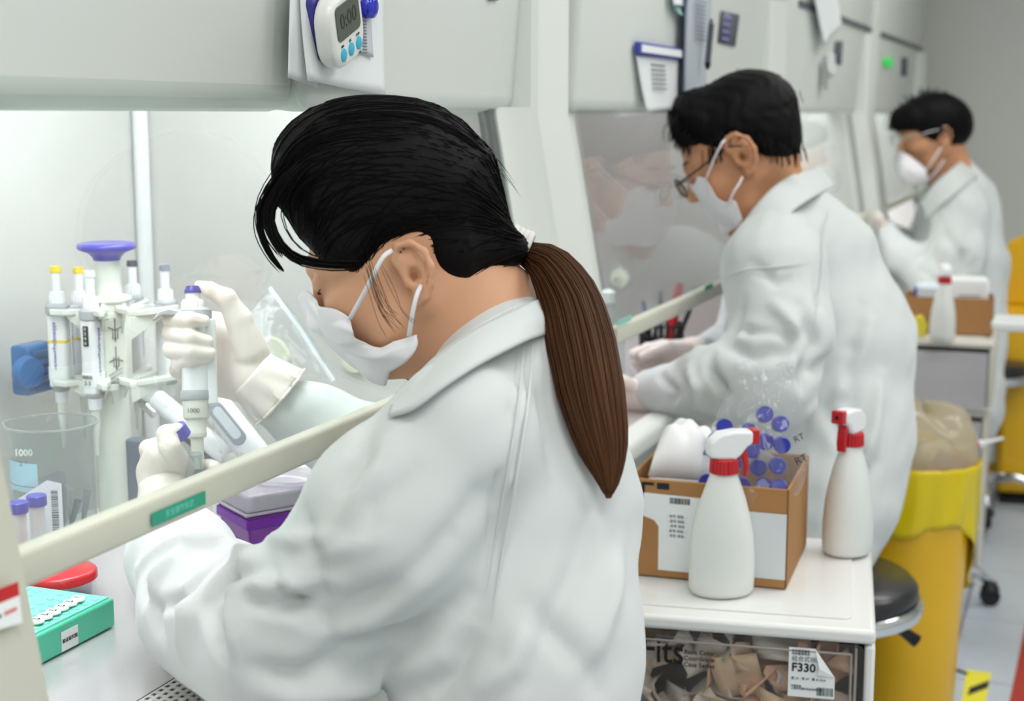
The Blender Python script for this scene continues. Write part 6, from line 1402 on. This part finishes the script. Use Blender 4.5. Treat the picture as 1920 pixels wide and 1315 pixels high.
def bagside(dd, flip):
    rows = [[(1376, 682), (1400, 676), (1432, 694), (1466, 678), (1494, 692)], [(1362, 730), (1400, 728), (1432, 732), (1470, 730), (1500, 742)], [(1338, 790), (1380, 786), (1425, 788), (1470, 790), (1508, 800)],
            [(1318, 850), (1370, 846), (1420, 846), (1470, 850), (1514, 858)], [(1308, 900), (1360, 904), (1420, 908), (1470, 908), (1508, 896)], [(1304, 925), (1360, 945), (1420, 950), (1465, 950), (1495, 928)]]
    dp = [.004, .018, .032, .045, .050, .045]; out = []
    for r, k in zip(rows, dp): out.append([at(x, y, 1.925+dd*k*math.sin((j+.02)/4*PI*.98+.02)) for j, (x, y) in enumerate(r)])
    return out
rsb = np.random.RandomState(4); ph = rsb.rand(6)*6
def cr_(G):
    n1, n2 = G.shape[:2]; a, b = np.meshgrid(np.linspace(0, 7, n1), np.linspace(0, 7, n2), indexing='ij')
    w = np.abs(np.sin(a*1.7+b*1.1+ph[0]))+np.abs(np.sin(a*-1.1+b*2.6+ph[1]))+np.abs(np.sin(a*3.6+b*.6+ph[2]))*.5+np.abs(np.sin(a*.5-b*4.1+ph[3]))*.5
    return G-CF*(w*.0035)[..., None]
sheet('bag_front', bagside(-1, 0), m_film, bg, 0, 46, 46, disp=cr_); sheet('bag_rear', bagside(.7, 0), m_film, bg, 0, 24, 24, disp=cr_)
for (px, py, s_) in ((1498, 822, .012), (1502, 862, .014)): text('printed_mark', 'RT', s_, place(*(at(px, py, 1.885)-at(1420, 930, 1.93)), (CR[0], CR[1], .5), (-.5*CR[0], -.5*CR[1], 1)), m_ink, bg)
# ================================================================ spray bottles
m_hdpe = mat('milky_bottle', (226, 229, 226), .35, sss=.2); m_hdpe2 = mat('milky_bottle_liquid', (226, 227, 214), .35, sss=.2)
def spray(pos, label, rz, hk=1.0, flip=False, simple=False):
    t = empty('spray_bottle', pos, label, 'spray bottle', 'white spray bottles with red collars', rz=rz); s = hk
    prof = [(.030, 0), (.037, .002), (.0405, .008), (.041, .020), (.041, .045), (.0385, .075), (.0335, .100), (.0275, .122), (.0205, .142), (.0165, .152), (.0155, .158)]
    M().lathe([(a*s, b*s) for a, b in prof], n=40, ell=(1, .80)).build('bottle', m_hdpe, t, sharp=0)
    M().lathe([(.0172*s, .1535*s), (.0175*s, .155*s), (.0168*s, .170*s), (.0150*s, .172*s)], n=72, fn=lambda r, a, z: r*(1+.03*math.copysign(1, math.sin(a*24)))).build('ribbed_collar', m_red, t, sharp=20)
    P = [(-.022, .182), (-.021, .174), (-.006, .171), (.012, .171), (.018, .176), (.026, .186), (.033, .190), (.033, .206), (.010, .2065), (-.008, .204), (-.020, .194)]
    M().prism([(a*s, b*s) for a, b in P], .024*s, Matrix(((1, 0, 0), (0, 0, 1), (0, 1, 0))), (0, -.012*s, 0)).build('spray_head', m_white, t, bevel=.004*s, seg=3)
    M().lo(.031*s, -.009*s, .189*s, .042*s, .009*s, .207*s).build('nozzle', m_red, t, bevel=.0015); M().cyl((.042*s, 0, .198*s), (.0425*s, 0, .198*s), .003*s, n=12).build('nozzle_hole', m_blk, t)
    P = [(.016, .182), (.025, .187), (.028, .176), (.030, .160), (.028, .148), (.024, .149), (.024, .162), (.020, .174)]
    M().prism([(a*s, b*s) for a, b in P], .013*s, Matrix(((1, 0, 0), (0, 0, 1), (0, 1, 0))), (0, -.0065*s, 0)).build('trigger', m_red, t, bevel=.0012)
    M().cyl((0, 0, .012*s), (0, 0, .15*s), .002*s, n=8).build('dip_tube', m_white, t)
    return t
TZ = TOPZ+.0028
spray(atZ(1352, 1112, TZ), 'milky spray bottle with red collar, nozzle to the right, before the carton', TH+.15, 1.02)
spray(atZ(1588, 1036, TZ), 'milky spray bottle at the corner of the drawer unit, red nozzle facing forward-left', TH+PI+.85, .99)
# ================================================================ stools, bin, floor marks
m_vinyl = mat('black_vinyl', (34, 34, 38), .35, coat=.2)
def stool(loc, label, seat=.58, r=.18, rot=0.0, lean=0):
    t = empty('lab_stool', (loc[0], loc[1], 0), label, 'stool', 'round swivel stools', rz=rot)
    M().lathe([(.001, seat-.055), (r-.02, seat-.055), (r-.004, seat-.045), (r, seat-.030), (r-.001, seat-.015), (r-.012, seat-.003), (r*.5, seat), (.001, seat)], n=48, cap=False).build('seat', m_vinyl, t, sharp=50)
    M().lathe([(r-.004, seat-.062), (r+.006, seat-.060), (r+.008, seat-.050), (r+.006, seat-.038), (r+.001, seat-.034)], n=48, cap=False).build('chrome_rim', m_chrome, t, sharp=60, solid=.002)
    M().cyl((0, 0, .12), (0, 0, seat-.055), .022, n=20).build('gas_column', m_chrome, t); M().lathe([(.055, .085), (.055, .115), (.03, .14)], n=24).build('hub', m_chrome, t)
    M().tube([(.03, -.02, seat-.07), (.12, -.05, seat-.075), (.17, -.06, seat-.11)], [.006, .006, .012], 10).build('height_lever', m_blk, t, sharp=0)
    for k in range(5):
        a = k*2*PI/5; c, s_ = math.cos(a), math.sin(a); M().tube([(.04*c, .04*s_, .10), (.13*c, .13*s_, .118), (.21*c, .21*s_, .095), (.25*c, .25*s_, .062)], [.017, .016, .014, .012], 12).build('leg', m_chrome, t, sharp=0)
        w = M().cyl((.25*c-.012*s_, .25*s_+.012*c, .026), (.25*c+.012*s_, .25*s_-.012*c, .026), .026, n=20); w.lathe([(.022, .038), (.026, .044), (.015, .066)], (.25*c, .25*s_, 0), n=16); w.build('caster', m_blk, t, bevel=.002)
    return t
stool((-.44, 1.17), 'black vinyl stool carrying the woman with the brown ponytail', .545, .18, .2)
p = at(1527, 1085, 2.62); stool((p[0], p[1]), 'black vinyl stool with chrome rim under the man with glasses', .500, .18, .4)
p = atZ(1855, 1135, 0); a_ = .33; stool((p[0]-.25*math.cos(a_), p[1]-.25*math.sin(a_)), 'low stool with chrome legs on casters beyond the yellow waste bin', .44, .15, a_)
p = atZ(1884, 925, 0); stool((p[0]-.25*math.cos(1.19), p[1]-.25*math.sin(1.19)), 'farthest stool, one chrome leg and caster seen beyond the drawers', .50, .16, 1.19)
m_bin = mat('yellow_bin', (236, 184, 14), .35, coat=.25); m_liner = mat('yellow_liner', (240, 214, 20), .25, trans=.15)
bn = at(1703, 1110, 3.05); zr = at(1703, 862, 3.0)[2]; bn[2] = 0; tb_ = empty('waste_bin', bn, 'tall yellow waste bin with yellow liner and a clear bag on top', 'bin')
r_ = .118
M().lathe([(r_*.80, .02), (r_*.84, .03), (r_*.90, zr*.5), (r_*1.02, zr*.93), (r_*1.06, zr*.95), (r_*1.08, zr-.004), (r_*1.05, zr), (r_*.99, zr-.004), (r_*.86, zr*.5), (r_*.78, .05), (.001, .045)], n=40, cap=True).build('bin_body', m_bin, tb_, sharp=50)
M().lathe([(r_*1.0, 0), (r_*1.02, .02), (r_*.84, .05)], n=32).build('base_skirt', m_bin, tb_)
M().rbox((.10, -.05, .022), (.09, .06, .018), .012, 4).build('foot_pedal', m_bin, tb_)
q = M(); n = 60; rows = []
for i in range(12):
    v = i/11; r = []
    for k in range(n+1):
        a = 2*PI*k/n; hang = .17+.06*math.sin(a+.6)+.02*math.sin(a*3); z = zr+.006-v*hang*(1+.2*math.sin(a*2)); rr = r_*(1.10-.05*v)+.006*math.sin(a*9+v*3)*v+.003*math.sin(a*17)
        r.append((rr*math.cos(a), rr*math.sin(a), z))
    rows.append(r)
q.grid(rows).build('bin_liner', m_liner, tb_, sharp=0, solid=.001)
q = M(); rows = []
for i in range(14):
    v = i/13; r = []
    for k in range(n+1):
        a = 2*PI*k/n; rr = r_*(1.02*math.cos(v*PI/2)**.55)+.003; z = zr-.01+.115*math.sin(v*PI/2)*(1+.12*math.sin(a*3+1))+.006*abs(math.sin(a*5+v*6)); r.append((rr*math.cos(a)+.01*v, rr*math.sin(a), z))
    rows.append(r)
t = empty('clear_waste_bag', bn+np.array([0, 0, zr]), 'puffed clear bag of waste on top of the yellow bin', 'bag'); q.grid(rows).build('film', glassmat('waste_film', (238, 232, 214), 1.3, .15, haze=.30, hazecol=(255, 252, 242)), t, world=False, loc=(0, 0, -zr), sharp=0, solid=.001)
for k in range(5): M().lathe([(.001, -.02), (.022, -.014), (.026, .0), (.018, .016), (.001, .02)], (.05*math.cos(k*1.3), .05*math.sin(k*1.3), .02+.01*(k % 2)), axis=(math.sin(k), math.cos(k*2), .6), n=12).build('crumpled_waste', m_liner if k % 2 else m_paper, t)
pn = at(1842, 832, 3.35); pe = at(1750, 856, 3.10); t = empty('white_swab_tube', pn, 'white tube with a red ring poking out beside the yellow bin', 'tube')
M().cyl(pe, pn, .009, n=14).build('barrel', m_white, t, world=True); M().cyl(pe+(pn-pe)*.75, pe+(pn-pe)*.86, .0098, n=14).build('red_ring', m_red, t, world=True); M().cyl(pn, pn+(pn-pe)*.45, .006, .004, n=12).build('nozzle', m_white, t, world=True)
# floor marks
def floorquad(name, pxs, m, label=None, cat=None, z=.0006, parent=None):
    P = [atZ(a, b, z) for a, b in pxs]; o = M().add([tuple(p) for p in P], [tuple(range(len(P)))])
    c = sum(P)/len(P); o = o.build(name, m, parent, world=True, loc=c if parent is None else None, smooth=False, solid=.0006); return tag(o, label, cat) if label else o
ft_ = empty('floor_tape', atZ(1838, 1290, 0), 'yellow tape with black stripes on the floor beside the bin', 'tape')
floorquad('yellow_strip', [(1812, 1256), (1859, 1262), (1845, 1330), (1800, 1330)], mat('tape_yellow', (236, 226, 60), .5), parent=ft_); floorquad('black_stripe', [(1818, 1290), (1855, 1276), (1852, 1290), (1814, 1304)], m_blk, z=.0016, parent=ft_)
floorquad('black_strip', [(1768, 1250), (1790, 1252), (1815, 1262), (1814, 1267), (1788, 1258), (1768, 1256)], m_blk, 'thin black tape line on the floor beside the bin', 'tape')
floorquad('red_mat', [(1924, 1165), (1990, 1165), (1990, 1340), (1888, 1340)], mat('red_mat', (170, 50, 34), .6), 'dark red floor mat at the lower right edge', 'mat', z=.002)
# ================================================================ second storage stack and what stands on it
z2 = .69; c2 = np.array([-.405, 4.36, 0]); W2, D2 = .36, .40; y2 = .03
H2 = [.195, .165, .165, .165]
zt_ = z2
labs = ['grey-fronted drawer unit under the far carton, topmost of its stack', 'second drawer unit of the far stack, from the top', 'third drawer unit of the far stack, from the top', 'bottom drawer unit of the far stack, on the floor']
for i, h in enumerate(H2):
    off = np.array([0, 0, 0]) if i == 0 else np.array([-.010, .03, 0]); z0 = zt_-h
    w_ = W2 if i == 0 else W2+.0
    u = unit('drawer_unit', labs[i], 'far drawer units', c2+off, y2, w_, D2 if i == 0 else D2+.02, h-.003, z0, m=m_box2)
    M().rbox((0, -(D2 if i == 0 else D2+.02)/2+.001, (h-.025)/2), (w_-.028, .008, h-.040), .006, 3, axis='Y').build('drawer_front', mat('grey_drawer_front', (198, 196, 200), .45), u); zt_ = z0
zt_ = z2
q0, q1 = atZ(1700, 634, z2), atZ(1856, 634, z2); bw2 = .24; t = empty('cardboard_box', (q1[0]-bw2/2, q1[1]+.09, z2), 'far brown carton with white packs, behind the third spray bottle', 'box', rz=.08); hh = at(1800, 562, (q1-CAMP)@CF)[2]-z2
for (x0, y0, x1, y1, n) in ((-bw2/2, -.07, bw2/2, -.066, 'front_wall'), (-bw2/2, .066, bw2/2, .07, 'rear_wall'), (-bw2/2, -.07, -bw2/2+.004, .07, 'side_wall'), (bw2/2-.004, -.07, bw2/2, .07, 'side_wall')): M().lo(x0, y0, .003, x1, y1, hh).build(n, m_card, t, bevel=.001)
M().lo(-bw2/2+.004, -.066, .003, bw2/2-.004, .066, .006).build('floor_panel', m_cardi, t, smooth=False)
w = empty('white_pack', (q1[0]-.070, q1[1]+.09, z2+.0065), 'white wrapped pack standing in the far carton', 'pack', rz=.15); M().box((0, 0, .075), (.105, .09, .15)).build('wrapping', m_tis, w, bevel=.008); M().lo(-.03, -.0455, .10, .03, -.045, .104).build('printed_line', m_inkg, w, smooth=False); M().lo(-.02, -.0455, .09, .035, -.045, .093).build('printed_line', m_inkg, w, smooth=False)
w = empty('clear_pack', (q1[0]-.175, q1[1]+.09, z2+.0065), 'clear pack with blue edges standing in the far carton, left of the white pack', 'pack', rz=.05); M().box((0, 0, .065), (.075, .08, .13)).build('wrapping', mat('pale_pack', (222, 230, 240), .4), w, bevel=.012); M().lo(-.041, -.041, .02, -.033, -.02, .12).build('blue_edge', m_blueink, w, bevel=.002)
spray(atZ(1768, 636, z2+.003)+np.array([0, -.03, 0]), 'farthest spray bottle, red collar, before the far carton', TH+PI/2, 1.02)
t = empty('yellow_pouch', atZ(1722, 632, z2+.004), 'small bright yellow pouch left of the farthest spray bottle', 'pouch'); M().prism([(-.018, 0), (.018, 0), (.022, .03), (.006, .062), (-.012, .056), (-.022, .02)], .012, Matrix(((1, 0, 0), (0, 0, 1), (0, 1, 0)))).build('pouch', mat('lemon_plastic', (240, 224, 70), .4), t, bevel=.003)
p = atY(1893, 600, 3.9); t = empty('white_tray', (p[0]+.06, 3.9, p[2]), 'white tray edge sticking out beside the far carton', 'tray'); M().rbox((.06, 0, -.008), (.32, .16, .022), .012, 4).build('tray', m_white, t); M().cyl((.15, 0, -p[2]), (.15, 0, -.02), .012, n=14).build('support_post', m_chrome, t); M().lathe([(.09, -p[2]), (.09, -p[2]+.012), (.02, -p[2]+.02)], (.15, 0, 0), n=24).build('support_foot', m_dgrey, t)
# second bin with lid
pb = at(1945, 600, 5.0); zb2 = at(1900, 590, 5.0)[2]; t = empty('pedal_bin', (pb[0], pb[1], 0), 'yellow lidded bin cut by the right edge of the picture', 'bin', rz=.1)
M().box((0, 0, zb2/2+.02), (.23, .30, zb2-.04)).build('bin_body', m_bin, t, bevel=.02, seg=3); M().box((0, 0, zb2+.004), (.25, .32, .03)).build('rim', m_bin, t, bevel=.006)
zl = at(1905, 430, 5.1)[2]-zb2; M().prism([(-.12, 0), (.14, 0), (.14, zl+.02), (.02, zl), (-.10, zl-.06), (-.12, zl-.12)], .03, Matrix(((1, 0, 0), (0, 0, 1), (0, 1, 0))), (0, .10, zb2+.018)).build('raised_lid', m_bin, t, bevel=.012, seg=3)
M().cyl((-.118, -.02, zb2*.72), (-.128, -.02, zb2*.72), .02, n=16).build('side_catch', m_blk, t); M().box((0, 0, .012), (.20, .26, .024)).build('base', m_blk, t, bevel=.004)
# ================================================================ inside the second cabinet
ph_ = atZ(1242, 655, BENCH); phd = at(1240, 640, 2.85); p = np.array([phd[0], phd[1], BENCH]); t = empty('pen_holder', p, 'black mesh pen holder behind the second sash rail', 'holder'); rph = .042; hph = at(1240, 606, 2.85)[2]-BENCH
q = M()
for k in range(22):
    a = k/22*2*PI; q.cyl((rph*math.cos(a), rph*math.sin(a), .002), (rph*math.cos(a+.5), rph*math.sin(a+.5), hph), .0019, n=4); q.cyl((rph*math.cos(a), rph*math.sin(a), .002), (rph*math.cos(a-.5), rph*math.sin(a-.5), hph), .0019, n=4)
q.build('mesh_wall', m_blk, t, smooth=False)
for z in (.003, hph): M().tube([(rph*math.cos(a), rph*math.sin(a), z) for a in np.linspace(0, 2*PI, 32, endpoint=False)], .002, 6, closed=True).build('rim', m_blk, t, sharp=0)
M().cyl((0, 0, 0), (0, 0, .003), rph, n=24).build('base', m_blk, t)
def pen(x, y, lean, hgt, m, label, rr=.0045, tipm=None):
    a = p+np.array([x*.3, y*.3, .004]); b = p+np.array([x+lean[0], y+lean[1], hgt]); t = empty('pen', a, label, 'pen'); M().cyl(a, a+(b-a)*.78, rr, n=12).build('barrel', m, t, world=True); M().cyl(a+(b-a)*.78, b, rr*1.15, rr*.8, n=12).build('pen_cap', tipm or m, t, world=True)
R_ = CR
pen(-.02, -.02, (-.012, 0), hph+.045, m_blk, 'black pen with a blue end, left in the mesh holder', tipm=m_blueink)
pen(.01, .02, (.015, .02), hph+.075, m_red, 'thick red marker leaning in the mesh holder', .009)
pen(.025, .0, (.03, .02), hph+.040, m_blk, 'black pen leaning to the right in the mesh holder')
pen(-.005, .01, (-.004, .01), hph+.060, m_stk, 'slate grey pen upright in the middle of the mesh holder')
w = empty('wash_bottle', atZ(1130, 640, BENCH+.0)+np.array([-.10, .15, 0]), 'blurred clear wash bottle beside the port cap in the second cabinet', 'bottle'); w.location = (at(1140, 600, 2.75)[0], at(1140, 600, 2.75)[1], BENCH)
M().lathe([(.03, 0), (.032, .004), (.032, .10), (.025, .125), (.013, .14), (.013, .155)], n=28).build('bottle', m_clear, w); M().lathe([(.014, .155), (.014, .175), (.005, .18)], n=20).build('bottle_cap', m_white, w); M().tube([(0, 0, .17), (0, 0, .215), (.02, .0, .225), (.045, 0, .20)], .0025, 8).build('spout', m_clear, w, sharp=0)
